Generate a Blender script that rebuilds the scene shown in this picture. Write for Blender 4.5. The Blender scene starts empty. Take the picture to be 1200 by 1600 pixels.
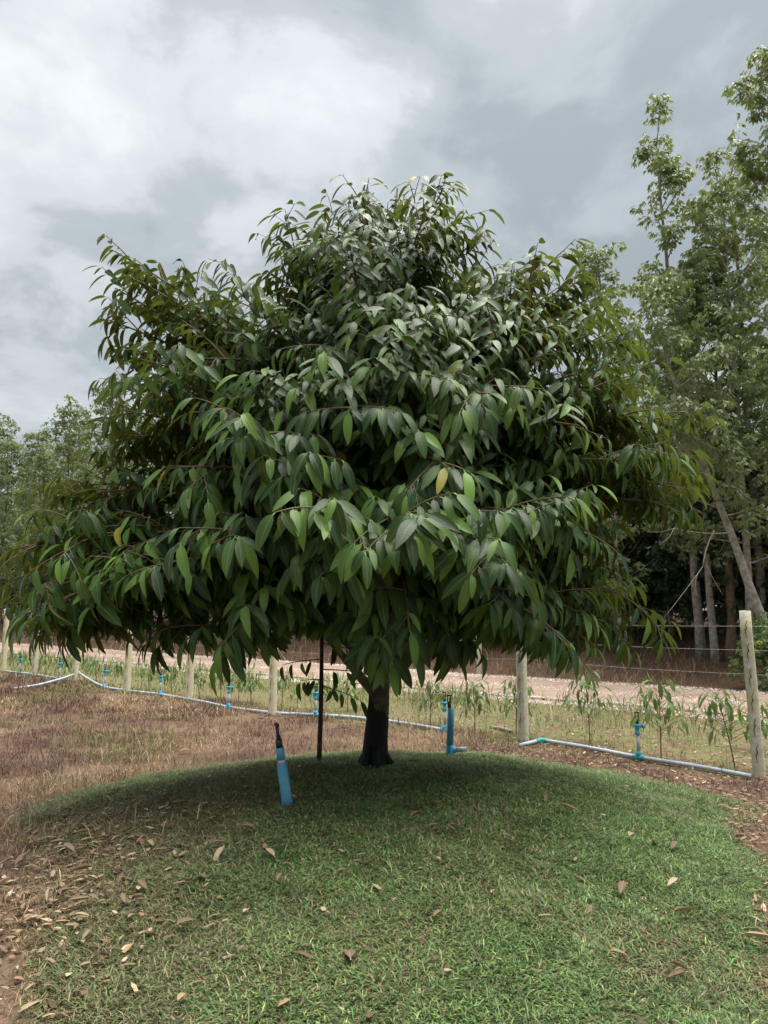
import bpy, math, random
import numpy as np
from mathutils import Vector, Matrix

# ------------------------------------------------------------------ scene, camera, world, sun
sc = bpy.context.scene
col = sc.collection
R = math.radians
PITCH = R(7.6); FPX = 1155.0; CAMZ = 1.5
cam = bpy.data.cameras.new('camera')
cam.sensor_fit = 'HORIZONTAL'; cam.sensor_width = 36.0; cam.lens = 36.0 * FPX / 1200.0
cam.clip_start = 0.05; cam.clip_end = 2000
cam_o = bpy.data.objects.new('camera', cam); col.objects.link(cam_o)
cam_o.location = (0, 0, CAMZ); cam_o.rotation_euler = (R(90) + PITCH, 0, 0)
sc.camera = cam_o
sc.render.resolution_x = 768; sc.render.resolution_y = 1024

SUN_EL = R(77); SUN_AZ = R(72)          # azimuth from +Y (away from camera) towards +X
sdir = Vector((math.sin(SUN_AZ) * math.cos(SUN_EL), math.cos(SUN_AZ) * math.cos(SUN_EL), math.sin(SUN_EL)))
sun = bpy.data.lights.new('sun', 'SUN'); sun.energy = 1.5; sun.angle = R(64); sun.color = (1.0, 0.955, 0.88)
sun_o = bpy.data.objects.new('sun', sun); col.objects.link(sun_o)
sun_o.rotation_euler = sdir.to_track_quat('Z', 'Y').to_euler(); sun_o.location = sdir * 60

world = bpy.data.worlds.new('World'); sc.world = world; world.use_nodes = True
wt = world.node_tree; wt.nodes.clear()
def N(t, kind, **kw):
    n = t.nodes.new(kind)
    for k, v in kw.items(): setattr(n, k, v)
    return n
def setin(n, **kw):
    for k, v in kw.items():
        n.inputs[k.replace('_', ' ')].default_value = v
def math_node(t, op, a=None, b=None, clamp=False):
    n = t.nodes.new('ShaderNodeMath'); n.operation = op; n.use_clamp = clamp
    for i, v in enumerate((a, b)):
        if v is None: continue
        if isinstance(v, (int, float)): n.inputs[i].default_value = v
        else: t.links.new(v, n.inputs[i])
    return n.outputs[0]
def ramp(t, fac, stops, interp='LINEAR'):
    n = t.nodes.new('ShaderNodeValToRGB'); n.color_ramp.interpolation = interp
    cr = n.color_ramp
    while len(cr.elements) < len(stops): cr.elements.new(0.5)
    for e, (p, c) in zip(cr.elements, stops):
        e.position = p; e.color = (c[0], c[1], c[2], 1) if not isinstance(c, (int, float)) else (c, c, c, 1)
    t.links.new(fac, n.inputs[0]); return n.outputs[0]
def mixc(t, fac, a, b, mode='MIX'):
    n = t.nodes.new('ShaderNodeMix'); n.data_type = 'RGBA'; n.blend_type = mode
    def put(i, v):
        if isinstance(v, (int, float)) : n.inputs[i].default_value = v
        elif isinstance(v, tuple): n.inputs[i].default_value = (v[0], v[1], v[2], 1)
        else: t.links.new(v, n.inputs[i])
    put(0, fac); put(6, a); put(7, b)
    return n.outputs[2]

SKY_GAIN = 0.198
tc = N(wt, 'ShaderNodeTexCoord')
sep = N(wt, 'ShaderNodeSeparateXYZ'); wt.links.new(tc.outputs['Generated'], sep.inputs[0])
zz = math_node(wt, 'ADD', math_node(wt, 'MAXIMUM', sep.outputs[2], 0.0), 0.22)
comb = N(wt, 'ShaderNodeCombineXYZ')
wt.links.new(math_node(wt, 'DIVIDE', sep.outputs[0], zz), comb.inputs[0])
wt.links.new(math_node(wt, 'DIVIDE', sep.outputs[1], zz), comb.inputs[1])
comb.inputs[2].default_value = 3.7
def wnoise(scale, detail, rough, dist, off=(0, 0, 0)):
    mp = N(wt, 'ShaderNodeMapping'); mp.inputs['Location'].default_value = off
    wt.links.new(comb.outputs[0], mp.inputs[0])
    n = N(wt, 'ShaderNodeTexNoise'); setin(n, Scale=scale, Detail=detail, Roughness=rough, Distortion=dist)
    wt.links.new(mp.outputs[0], n.inputs['Vector']); return n.outputs['Fac']
big = wnoise(0.85, 3.0, 0.5, 0.35, (7.7, 4.1, 0))
fine = wnoise(2.9, 8.0, 0.56, 0.3, (4, 2, 1))
cl = math_node(wt, 'ADD', math_node(wt, 'MULTIPLY', big, 0.48), math_node(wt, 'MULTIPLY', fine, 0.52))
ccol = ramp(wt, cl, [(0.405, (0.375, 0.41, 0.415)), (0.475, (0.49, 0.53, 0.535)), (0.54, (0.68, 0.715, 0.72)), (0.62, (0.83, 0.865, 0.865))], 'EASE')
hz = math_node(wt, 'SUBTRACT', 1.0, math_node(wt, 'MULTIPLY', sep.outputs[2], 3.2), clamp=True)
ccol = mixc(wt, math_node(wt, 'MULTIPLY', hz, 0.6), ccol, (0.80, 0.85, 0.88))
# overcast sky: luminance rises smoothly from the horizon to the zenith over the whole dome
cie = math_node(wt, 'ADD', 0.68, math_node(wt, 'MULTIPLY', math_node(wt, 'MAXIMUM', sep.outputs[2], 0.0), 0.95))
cg = N(wt, 'ShaderNodeCombineColor'); [wt.links.new(cie, cg.inputs[i]) for i in range(3)]
ccol = mixc(wt, 1.0, ccol, cg.outputs[0], 'MULTIPLY')
nish = N(wt, 'ShaderNodeTexSky'); nish.sky_type = 'NISHITA'; nish.sun_disc = False
nish.sun_elevation = SUN_EL; nish.sun_rotation = SUN_AZ
bg1 = N(wt, 'ShaderNodeBackground'); wt.links.new(ccol, bg1.inputs[0]); bg1.inputs[1].default_value = SKY_GAIN
bg2 = N(wt, 'ShaderNodeBackground'); wt.links.new(nish.outputs[0], bg2.inputs[0]); bg2.inputs[1].default_value = 0.05
mx = N(wt, 'ShaderNodeMixShader'); mx.inputs[0].default_value = 0.10
wt.links.new(bg1.outputs[0], mx.inputs[1]); wt.links.new(bg2.outputs[0], mx.inputs[2])
wo = N(wt, 'ShaderNodeOutputWorld'); wt.links.new(mx.outputs[0], wo.inputs[0])

sc.view_settings.view_transform = 'Standard'; sc.view_settings.look = 'None'
sc.view_settings.exposure = 2.3; sc.view_settings.gamma = 1.0
sc.cycles.max_bounces = 8; sc.cycles.transparent_max_bounces = 4

rng = np.random.default_rng(11); random.seed(5)

# ------------------------------------------------------------------ numeric helpers
def vnoise(x, y, seed=0):
    x = np.asarray(x, float); y = np.asarray(y, float)
    xi = np.floor(x).astype(np.int64); yi = np.floor(y).astype(np.int64)
    fx = x - xi; fy = y - yi
    fx = fx * fx * (3 - 2 * fx); fy = fy * fy * (3 - 2 * fy)
    def h(a, b):
        v = np.sin(a * 127.1 + b * 311.7 + seed * 74.7) * 43758.5453
        return v - np.floor(v)
    return (h(xi, yi) * (1 - fx) + h(xi + 1, yi) * fx) * (1 - fy) + (h(xi, yi + 1) * (1 - fx) + h(xi + 1, yi + 1) * fx) * fy
def fbm(x, y, seed=0, o=3):
    s = 0; a = 0.5; t = 0
    for i in range(o):
        s = s + a * vnoise(np.asarray(x) * 2 ** i, np.asarray(y) * 2 ** i, seed + i * 7); t += a; a *= 0.5
    return s / t
def sstep(a, b, x):
    t = np.clip((np.asarray(x, float) - a) / (b - a), 0, 1); return t * t * (3 - 2 * t)

FU = np.array([-0.76, 0.65]); FN = np.array([0.65, 0.76])   # along the fence and across it
ROAD0, ROAD1 = 11.4, 14.9
TREE = np.array([-0.075, 5.9])
MC = np.array([0.0, 5.2]); MR = 2.75                       # mound centre and radius
def mound_r(x, y):
    dx = np.asarray(x) - MC[0]; dy = np.asarray(y) - MC[1]
    return np.sqrt(dx * dx + (dy * np.where(dy > 0, 0.98, 0.86)) ** 2)
def height(x, y):
    x = np.asarray(x, float); y = np.asarray(y, float)
    c = x * FN[0] + y * FN[1]
    z = 0.36 * (1 - sstep(0.5, MR + 0.5, mound_r(x, y)))
    z = z + (fbm(x * 0.5, y * 0.5, 3) - 0.5) * 0.07 + (fbm(x * 2.1, y * 2.1, 9, 2) - 0.5) * 0.045 * (1 - sstep(2.6, 3.4, mound_r(x, y)))
    z = z + sstep(15.3, 22.0, c) * 1.0 + sstep(22, 60, c) * 0.6
    z = z - 0.06 * (sstep(ROAD0 - 0.1, ROAD0 + 0.4, c) - sstep(ROAD1 - 0.4, ROAD1 + 0.1, c))
    return z
def hz1(x, y): return float(height(x, y))
CP, SP = math.cos(PITCH), math.sin(PITCH)
def ray(px, py):
    a = (px - 600) / FPX; b = (800 - py) / FPX
    return np.array([a, CP - b * SP, SP + b * CP])
def at(px, py, Y):                                          # point of that view direction at world depth Y
    d = ray(px, py); return np.array([0, 0, CAMZ]) + d * (Y / d[1])
def G(px, py):
    d = ray(px, py); tt = np.arange(1.0, 70.0, 0.012)
    below = CAMZ + d[2] * tt <= height(d[0] * tt, d[1] * tt)
    p = d * tt[int(np.argmax(below))]
    return np.array([p[0], p[1], hz1(p[0], p[1])])
def project(P):
    x = P[..., 0]; y = P[..., 1]; z = P[..., 2] - CAMZ
    dep = y * CP + z * SP; up = -y * SP + z * CP
    return 600 + FPX * x / dep, 800 - FPX * up / dep, dep

# ------------------------------------------------------------------ mesh helpers
def build(name, V, faces, mat, parent=None, smooth=False, colattr=None, uv=None):
    """V (n,3); faces: list of int arrays of shape (m,k)"""
    me = bpy.data.meshes.new(name)
    V = np.asarray(V, np.float32)
    me.vertices.add(len(V)); me.vertices.foreach_set('co', V.ravel())
    loops = np.concatenate([np.asarray(f, np.int32).ravel() for f in faces])
    tot = np.concatenate([np.full(len(f), np.asarray(f).shape[1], np.int32) for f in faces])
    st = np.concatenate([[0], np.cumsum(tot)[:-1]]).astype(np.int32)
    me.loops.add(len(loops)); me.loops.foreach_set('vertex_index', loops)
    me.polygons.add(len(tot)); me.polygons.foreach_set('loop_start', st); me.polygons.foreach_set('loop_total', tot)
    if smooth: me.polygons.foreach_set('use_smooth', np.ones(len(tot), bool))
    me.update(calc_edges=True)
    if colattr is not None:
        for nm, arr in colattr.items():
            arr = np.asarray(arr, np.float32)
            if arr.ndim == 1:
                a = me.attributes.new(nm, 'FLOAT', 'POINT'); a.data.foreach_set('value', arr)
            else:
                a = me.attributes.new(nm, 'FLOAT_COLOR', 'POINT')
                if arr.shape[1] == 3: arr = np.concatenate([arr, np.ones((len(arr), 1), np.float32)], 1)
                a.data.foreach_set('color', arr.ravel())
    if uv is not None:
        l = me.uv_layers.new(name='UVMap'); l.data.foreach_set('uv', np.asarray(uv, np.float32)[loops].ravel())
    me.materials.append(mat)
    return link(name, me, parent)
def link(name, me, parent=None):
    o = bpy.data.objects.new(name, me); col.objects.link(o)
    if parent is not None: o.parent = parent
    return o
def tag(o, label=None, cat=None, group=None, kind=None):
    if label: o['label'] = label
    if cat: o['category'] = cat
    if group: o['group'] = group
    if kind: o['kind'] = kind
    return o
def thing(name, loc, label, cat, group=None, rz=0):
    o = bpy.data.objects.new(name, None); col.objects.link(o); o.location = tuple(loc); o.rotation_euler = (0, 0, rz)
    o.empty_display_size = 0.1
    return tag(o, label, cat, group)
def copy_tree(o, parent=None):
    c = o.copy(); col.objects.link(c); c.parent = parent
    for ch in list(o.children): copy_tree(ch, c)
    return c
def norm(v):
    v = np.asarray(v, float); return v / (np.linalg.norm(v, axis=-1, keepdims=True) + 1e-9)

class MB:
    def __init__(s): s.v = []; s.f = {3: [], 4: []}; s.n = 0; s.uv = []
    def add(s, V, *fs):
        V = np.asarray(V, float)
        for f in fs:
            f = np.asarray(f, int)
            if len(f): s.f[f.shape[1]].append(f + s.n)
        s.v.append(V); s.n += len(V); return s
    def tube(s, pts, rad, n=6, cap=True, wob=0, rs=None):
        pts = np.asarray(pts, float); m = len(pts)
        rad = np.broadcast_to(np.asarray(rad, float), (m,))
        T = np.gradient(pts, axis=0); T = norm(T)
        ref = np.array([0, 0, 1.0]) if abs(T[0][2]) < 0.9 else np.array([1.0, 0, 0])
        rings = []
        a = np.arange(n) * 2 * math.pi / n
        for i in range(m):
            u = np.cross(T[i], ref); u = u / (np.linalg.norm(u) + 1e-9); w = np.cross(T[i], u)
            ref = np.cross(u, T[i]) if False else ref
            r = rad[i] * (1 + (wob * (rs.random(n) - 0.5) if wob else 0))
            rings.append(pts[i] + (np.cos(a) * r)[:, None] * u + (np.sin(a) * r)[:, None] * w)
        V = np.concatenate(rings)
        q = []
        k = np.arange(n); k2 = (k + 1) % n
        for i in range(m - 1):
            q.append(np.stack([i * n + k, i * n + k2, (i + 1) * n + k2, (i + 1) * n + k], 1))
        fs = [np.concatenate(q)]
        if cap:
            V = np.concatenate([V, pts[:1], pts[-1:]])
            fs.append(np.stack([k2, k, np.full(n, m * n)], 1)); b = (m - 1) * n
            fs.append(np.stack([b + k, b + k2, np.full(n, m * n + 1)], 1))
        return s.add(V, *fs)
    def box(s, c, d, rot=None):
        c = np.asarray(c, float); d = np.asarray(d, float) / 2
        V = np.array([[x, y, z] for z in (-1, 1) for y in (-1, 1) for x in (-1, 1)]) * d
        if rot is not None: V = V @ np.asarray(rot).T
        return s.add(V + c, np.array([[0, 2, 3, 1], [4, 5, 7, 6], [0, 1, 5, 4], [2, 6, 7, 3], [0, 4, 6, 2], [1, 3, 7, 5]]))
    def out(s, name, mat, parent=None, smooth=False, **k):
        fs = [np.concatenate(s.f[i]) for i in (3, 4) if s.f[i]]
        return build(name, np.concatenate(s.v), fs, mat, parent, smooth, **k)

# ------------------------------------------------------------------ materials
def mat_new(name):
    m = bpy.data.materials.new(name); m.use_nodes = True
    t = m.node_tree; b = t.nodes['Principled BSDF']; return m, t, b
def objnoise(t, scale, detail=4, rough=0.55, coord='Object', dist=0.0):
    tcn = N(t, 'ShaderNodeTexCoord'); n = N(t, 'ShaderNodeTexNoise')
    setin(n, Scale=scale, Detail=detail, Roughness=rough, Distortion=dist)
    t.links.new(tcn.outputs[coord], n.inputs['Vector']); return n.outputs['Fac']
def bump(t, b, h, strength, dist):
    n = N(t, 'ShaderNodeBump'); setin(n, Strength=strength, Distance=dist)
    t.links.new(h, n.inputs['Height']); t.links.new(n.outputs[0], b.inputs['Normal'])
def simple(name, c1, c2, scale, rough=0.6, bs=0.3, bd=0.01, spec=0.5):
    m, t, b = mat_new(name)
    f = objnoise(t, scale, 6, 0.6)
    t.links.new(ramp(t, f, [(0.32, c1), (0.68, c2)]), b.inputs['Base Color'])
    setin(b, Roughness=rough); b.inputs['Specular IOR Level'].default_value = spec
    if bs: bump(t, b, f, bs, bd)
    return m
def leaf_material(name, dark, light, under, trans, tfac, rough, use_attr, veins=True, spec=0.5):
    m, t, b = mat_new(name)
    if use_attr:
        a = N(t, 'ShaderNodeAttribute', attribute_name='rnd'); rnd = a.outputs['Fac']
    else:
        a = N(t, 'ShaderNodeObjectInfo'); rnd = math_node(t, 'POWER', a.outputs['Random'], 1.7)
    c = ramp(t, rnd, [(0.0, dark), (0.62, tuple(0.6 * d + 0.4 * l for d, l in zip(dark, light))), (0.93, light), (0.975, tuple(min(1, l * 1.3) for l in light)), (1.0, (min(0.31, light[0] * 2.3), min(0.27, light[1] * 1.05), light[2] * 0.8))])
    tl = ramp(t, rnd, [(0.0, tuple(x * 0.75 for x in trans)), (1.0, tuple(x * 1.2 for x in trans))])
    hgt = None
    if veins:
        uvn = N(t, 'ShaderNodeTexCoord'); sp = N(t, 'ShaderNodeSeparateXYZ'); t.links.new(uvn.outputs['UV'], sp.inputs[0])
        ax = math_node(t, 'ABSOLUTE', math_node(t, 'SUBTRACT', sp.outputs[0], 0.5))
        ph = math_node(t, 'MULTIPLY', math_node(t, 'SUBTRACT', sp.outputs[1], math_node(t, 'MULTIPLY', ax, 0.35)), 75.0)
        wv = math_node(t, 'POWER', math_node(t, 'ADD', math_node(t, 'MULTIPLY', math_node(t, 'SINE', ph), 0.5), 0.5), 5.0)
        mid = math_node(t, 'SUBTRACT', 1.0, math_node(t, 'MULTIPLY', ax, 26.0), clamp=True)
        hgt = math_node(t, 'ADD', math_node(t, 'MULTIPLY', wv, -0.4), math_node(t, 'MULTIPLY', mid, -1.0))
        c = mixc(t, math_node(t, 'MULTIPLY', mid, 0.45), c, tuple(min(1, l * 2.0 + 0.03) for l in light))
        c = mixc(t, math_node(t, 'MULTIPLY', wv, 0.12), c, light)
        bump(t, b, hgt, 0.35, 0.004)
    geo = N(t, 'ShaderNodeNewGeometry')
    cc = mixc(t, geo.outputs['Backfacing'], c, under)
    t.links.new(cc, b.inputs['Base Color'])
    rr = math_node(t, 'ADD', rough, math_node(t, 'MULTIPLY', geo.outputs['Backfacing'], 0.35))
    t.links.new(rr, b.inputs['Roughness'])
    b.inputs['Specular IOR Level'].default_value = spec
    tr = N(t, 'ShaderNodeBsdfTranslucent'); t.links.new(tl, tr.inputs[0])
    ms = N(t, 'ShaderNodeMixShader'); ms.inputs[0].default_value = tfac
    t.links.new(b.outputs[0], ms.inputs[1]); t.links.new(tr.outputs[0], ms.inputs[2])
    t.links.new(ms.outputs[0], t.nodes['Material Output'].inputs[0])
    return m
DUR = dict(dark=(0.012, 0.034, 0.013), light=(0.135, 0.245, 0.05), under=(0.085, 0.075, 0.026), trans=(0.22, 0.30, 0.04), tfac=0.22, rough=0.30, spec=0.24)
M_leaf_obj = leaf_material('durian_leaf_single', use_attr=False, **DUR)
M_leaf = leaf_material('durian_leaf_mass', use_attr=True, **DUR)
RUB = dict(dark=(0.085, 0.13, 0.052), light=(0.23, 0.29, 0.13), under=(0.21, 0.25, 0.15), trans=(0.28, 0.36, 0.09), tfac=0.34, rough=0.36)
M_rubber = leaf_material('rubber_leaf', use_attr=True, veins=False, **RUB)
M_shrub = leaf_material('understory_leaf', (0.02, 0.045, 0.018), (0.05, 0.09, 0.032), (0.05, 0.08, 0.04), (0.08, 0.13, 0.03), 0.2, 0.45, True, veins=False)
M_sap = leaf_material('sapling_leaf', (0.075, 0.14, 0.035), (0.17, 0.26, 0.07), (0.12, 0.18, 0.06), (0.2, 0.3, 0.05), 0.3, 0.45, True, veins=False)
M_sap_obj = leaf_material('sapling_leaf_single', (0.075, 0.14, 0.035), (0.17, 0.26, 0.07), (0.12, 0.18, 0.06), (0.2, 0.3, 0.05), 0.3, 0.45, False, veins=False)

def blade_material(name, rough=0.6, tfac=0.25):
    m, t, b = mat_new(name)
    a = N(t, 'ShaderNodeAttribute', attribute_name='bc')
    t.links.new(a.outputs['Color'], b.inputs['Base Color']); setin(b, Roughness=rough)
    b.inputs['Specular IOR Level'].default_value = 0.3
    tr = N(t, 'ShaderNodeBsdfTranslucent'); t.links.new(a.outputs['Color'], tr.inputs[0])
    ms = N(t, 'ShaderNodeMixShader'); ms.inputs[0].default_value = tfac
    t.links.new(b.outputs[0], ms.inputs[1]); t.links.new(tr.outputs[0], ms.inputs[2])
    t.links.new(ms.outputs[0], t.nodes['Material Output'].inputs[0])
    return m
M_blade = blade_material('grass_blade')
M_chip = blade_material('stone_chip', 0.85, 0.0)
M_twig = simple('twig_bark', (0.075, 0.05, 0.032), (0.16, 0.105, 0.06), 30, 0.8, 0.3, 0.003)
M_bark = simple('durian_bark', (0.045, 0.037, 0.024), (0.13, 0.105, 0.066), 14, 0.85, 0.6, 0.01)
M_grey_bark = simple('rubber_bark', (0.12, 0.105, 0.085), (0.36, 0.34, 0.30), 9, 0.9, 0.5, 0.01)
M_red_bark = simple('tapped_bark', (0.07, 0.045, 0.032), (0.19, 0.12, 0.085), 10, 0.9, 0.5, 0.01)
M_dead = simple('dead_wood', (0.2, 0.18, 0.15), (0.36, 0.33, 0.29), 18, 0.9, 0.3, 0.004)
M_stem = simple('dark_stem', (0.018, 0.014, 0.011), (0.05, 0.04, 0.03), 25, 0.85, 0.4, 0.004)
M_pvc_blue = simple('blue_pvc', (0.04, 0.19, 0.31), (0.08, 0.34, 0.48), 6, 0.5, 0.15, 0.003)
M_fit_blue = simple('blue_fitting', (0.025, 0.30, 0.50), (0.05, 0.38, 0.58), 15, 0.4, 0, 0)
M_teal = simple('teal_fitting', (0.03, 0.26, 0.30), (0.06, 0.36, 0.40), 15, 0.4, 0, 0)
M_pvc_grey = simple('weathered_grey_pvc', (0.29, 0.36, 0.42), (0.47, 0.53, 0.58), 7, 0.5, 0.1, 0.002)
M_clear = simple('cloudy_tube', (0.38, 0.42, 0.46), (0.52, 0.56, 0.6), 20, 0.35, 0, 0)
M_black = simple('black_plastic', (0.012, 0.012, 0.013), (0.022, 0.022, 0.023), 20, 0.45, 0, 0)
M_wire = simple('galvanised_wire', (0.22, 0.22, 0.21), (0.38, 0.38, 0.37), 40, 0.5, 0, 0)
M_tie = simple('rusty_tie', (0.03, 0.024, 0.02), (0.075, 0.055, 0.042), 40, 0.8, 0, 0)
M_dryleaf = leaf_material('fallen_leaf_brown', (0.16, 0.105, 0.07), (0.40, 0.31, 0.21), (0.36, 0.27, 0.19), (0.2, 0.12, 0.05), 0.1, 0.7, False, spec=0.2)
M_litter = blade_material('leaf_litter', 0.75, 0.1)
M_clod = simple('soil_clod', (0.10, 0.06, 0.038), (0.24, 0.16, 0.11), 22, 0.95, 0.8, 0.02)

# trunk: bark with black tar paint up to a ragged edge
def trunk_mat():
    m, t, b = mat_new('trunk_bark_with_black_paint')
    tcn = N(t, 'ShaderNodeTexCoord'); sp = N(t, 'ShaderNodeSeparateXYZ'); t.links.new(tcn.outputs['Object'], sp.inputs[0])
    f = objnoise(t, 16, 6, 0.6); f2 = objnoise(t, 5.5, 5, 0.6)
    bark = ramp(t, f, [(0.3, (0.032, 0.027, 0.018)), (0.7, (0.105, 0.088, 0.056))])
    e = math_node(t, 'ADD', sp.outputs[2], math_node(t, 'MULTIPLY', math_node(t, 'SUBTRACT', f2, 0.5), 0.55))
    e = math_node(t, 'ADD', e, math_node(t, 'MULTIPLY', sp.outputs[0], 0.9))
    k = ramp(t, e, [(0.47, 1.0), (0.49, 0.0)])
    t.links.new(mixc(t, k, bark, (0.0075, 0.007, 0.007)), b.inputs['Base Color']); setin(b, Roughness=0.75)
    b.inputs['Specular IOR Level'].default_value = 0.25
    bump(t, b, f, 0.6, 0.012); return m
M_trunk = trunk_mat()

def post_mat(nm='lichened_concrete', k1=(0.34, 0.335, 0.26), k2=(0.60, 0.58, 0.48), k3=(0.46, 0.45, 0.22), k4=(0.24, 0.26, 0.17)):
    m, t, b = mat_new(nm)
    f = objnoise(t, 5, 6, 0.62); f2 = objnoise(t, 28, 5, 0.6); f3 = objnoise(t, 2.2, 4, 0.5)
    c = ramp(t, f2, [(0.3, k1), (0.7, k2)])
    c = mixc(t, ramp(t, f, [(0.45, 0.0), (0.62, 0.75)]), c, k3)
    c = mixc(t, ramp(t, f3, [(0.5, 0.0), (0.7, 0.4)]), c, k4)
    t.links.new(c, b.inputs['Base Color']); setin(b, Roughness=0.9)
    bump(t, b, f2, 0.45, 0.006); return m
M_post = post_mat()
M_post_cream = post_mat('cream_concrete', (0.50, 0.46, 0.32), (0.74, 0.70, 0.54), (0.60, 0.53, 0.26), (0.42, 0.40, 0.28))

def ground_mat():
    m, t, b = mat_new('soil_and_dead_grass')
    a = N(t, 'ShaderNodeAttribute', attribute_name='mound'); fo = N(t, 'ShaderNodeAttribute', attribute_name='forest'); gv = N(t, 'ShaderNodeAttribute', attribute_name='weed')
    n1 = objnoise(t, 0.9, 5, 0.6); n2 = objnoise(t, 22, 6, 0.65); n3 = objnoise(t, 3.5, 5, 0.6)
    dry = ramp(t, n1, [(0.3, (0.105, 0.066, 0.045)), (0.52, (0.175, 0.117, 0.077)), (0.7, (0.25, 0.178, 0.115))])
    dry = mixc(t, ramp(t, n2, [(0.35, 0.65), (0.65, 0.0)]), dry, (0.085, 0.052, 0.038))
    weed = mixc(t, ramp(t, n3, [(0.4, 0.0), (0.6, 1.0)]), (0.17, 0.12, 0.075), (0.14, 0.155, 0.062))
    dry = mixc(t, gv.outputs['Fac'], dry, weed)
    sod = mixc(t, ramp(t, n2, [(0.35, 0.0), (0.65, 1.0)]), (0.05, 0.048, 0.024), (0.15, 0.125, 0.07))
    flo = mixc(t, ramp(t, n2, [(0.38, 0.0), (0.62, 1.0)]), (0.055, 0.034, 0.024), (0.15, 0.09, 0.06))
    c = mixc(t, a.outputs['Fac'], dry, sod); c = mixc(t, fo.outputs['Fac'], c, flo)
    t.links.new(c, b.inputs['Base Color']); setin(b, Roughness=0.95); b.inputs['Specular IOR Level'].default_value = 0.15
    bump(t, b, n2, 0.8, 0.03); return m
M_ground = ground_mat()
def road_mat():
    m, t, b = mat_new('laterite_road')
    a = N(t, 'ShaderNodeAttribute', attribute_name='across')
    n1 = objnoise(t, 0.7, 5, 0.6); n2 = objnoise(t, 30, 5, 0.7); n3 = objnoise(t, 2.0, 5, 0.6)
    c = ramp(t, n3, [(0.3, (0.27, 0.172, 0.13)), (0.7, (0.38, 0.262, 0.205))])
    gr = mixc(t, ramp(t, n2, [(0.4, 0.0), (0.6, 1.0)]), (0.19, 0.145, 0.115), (0.43, 0.38, 0.34))
    e = math_node(t, 'ADD', a.outputs['Fac'], math_node(t, 'MULTIPLY', math_node(t, 'SUBTRACT', n1, 0.5), 0.5))
    k = ramp(t, e, [(0.0, 1.0), (0.16, 0.75), (0.27, 0.1), (0.40, 0.1), (0.46, 0.6), (0.56, 0.6), (0.64, 0.12), (0.8, 0.15), (0.92, 0.9)])
    t.links.new(mixc(t, k, c, gr), b.inputs['Base Color']); setin(b, Roughness=0.95); b.inputs['Specular IOR Level'].default_value = 0.15
    bump(t, b, n2, 0.6, 0.03); return m
M_road = road_mat()

# ------------------------------------------------------------------ ground and road
def mound_mask(x, y):
    w_ = np.interp(np.asarray(y, float), [1.0, 2.2, 3.0, 3.7, 4.5, 5.3, 6.2, 7.0, 7.5, 7.9], [1.05, 1.2, 1.38, 1.72, 2.2, 2.55, 2.5, 1.95, 1.3, 0.01])
    r = np.abs(np.asarray(x) - 0.02) / w_
    e = (fbm(np.asarray(x) * 1.3, np.asarray(y) * 1.3, 21, 3) - 0.5) * 0.28
    m = 1 - sstep(0.93, 1.06, r + e)
    # worn litter patch where the grass thins on the side facing the field
    lx, ly = -2.0, 3.9
    w = np.exp(-(((np.asarray(x) - lx) / 0.85) ** 2 + ((np.asarray(y) - ly) / 0.95) ** 2))
    m = m * (1 - 0.88 * w)
    w2 = np.exp(-(((np.asarray(x) - 2.0) / 0.45) ** 2 + ((np.asarray(y) - 3.15) / 0.5) ** 2))
    w3 = np.exp(-(((np.asarray(x) + 1.9) / 0.5) ** 2 + ((np.asarray(y) - 2.6) / 0.5) ** 2))
    return m * (1 - 0.6 * w2) * (1 - 0.6 * w3)
def axis(lo, hi, step, far_lo, far_hi):
    a = list(np.arange(lo, hi + 1e-6, step)); s = step; x = hi
    while x < far_hi: s *= 1.22; x += s; a.append(x)
    s = step; x = lo
    while x > far_lo: s *= 1.22; x -= s; a.insert(0, x)
    return np.array(a)
gx = axis(-12, 12, 0.14, -420, 420); gy = axis(0, 26, 0.14, -60, 600)
X, Y = np.meshgrid(gx, gy); Zg = height(X, Y)
nx, ny = len(gx), len(gy)
idx = np.arange(nx * ny).reshape(ny, nx)
q = np.stack([idx[:-1, :-1], idx[:-1, 1:], idx[1:, 1:], idx[1:, :-1]], -1).reshape(-1, 4)
C = X * FN[0] + Y * FN[1]
weed = sstep(7.0, 8.4, C) * (1 - sstep(14.6, 15.4, C))
g = build('ground', np.stack([X, Y, Zg], -1).reshape(-1, 3), [q], M_ground, smooth=True,
          colattr={'mound': mound_mask(X, Y).ravel(), 'forest': sstep(14.8, 15.8, C).ravel(), 'weed': weed.ravel()})
tag(g, 'brown ground of dead grass and soil around the mown mound', kind='structure')
ss = np.arange(-60, 160, 0.4); cs = np.linspace(0, 1, 13)
rv = []; ra = []
for s_ in ss:
    e0 = ROAD0 + 0.5 * (float(fbm(s_ * 0.5, 0.3, 31)) - 0.5); e1 = ROAD1 + 0.5 * (float(fbm(s_ * 0.5, 5.3, 32)) - 0.5)
    for c_ in cs:
        c2 = e0 + (e1 - e0) * c_
        p = FN * c2 * 1.0 + FU * s_
        zed = hz1(p[0], p[1]) + (0.075 - 0.055 * (abs(c_ - 0.5) * 2) ** 6) + 0.012 * math.sin(c_ * 9.0) - (0.05 if c_ in (0.0, 1.0) else 0)
        rv.append((p[0], p[1], zed)); ra.append(c_)
k = len(cs); ii = np.arange(len(ss) * k).reshape(len(ss), k)
q = np.stack([ii[:-1, :-1], ii[1:, :-1], ii[1:, 1:], ii[:-1, 1:]], -1).reshape(-1, 4)[:, ::-1]
rd = build('road', rv, [q], M_road, smooth=True, colattr={'across': np.array(ra)})
tag(rd, 'pinkish laterite road with pale gravel running past the fence', kind='structure')

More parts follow.
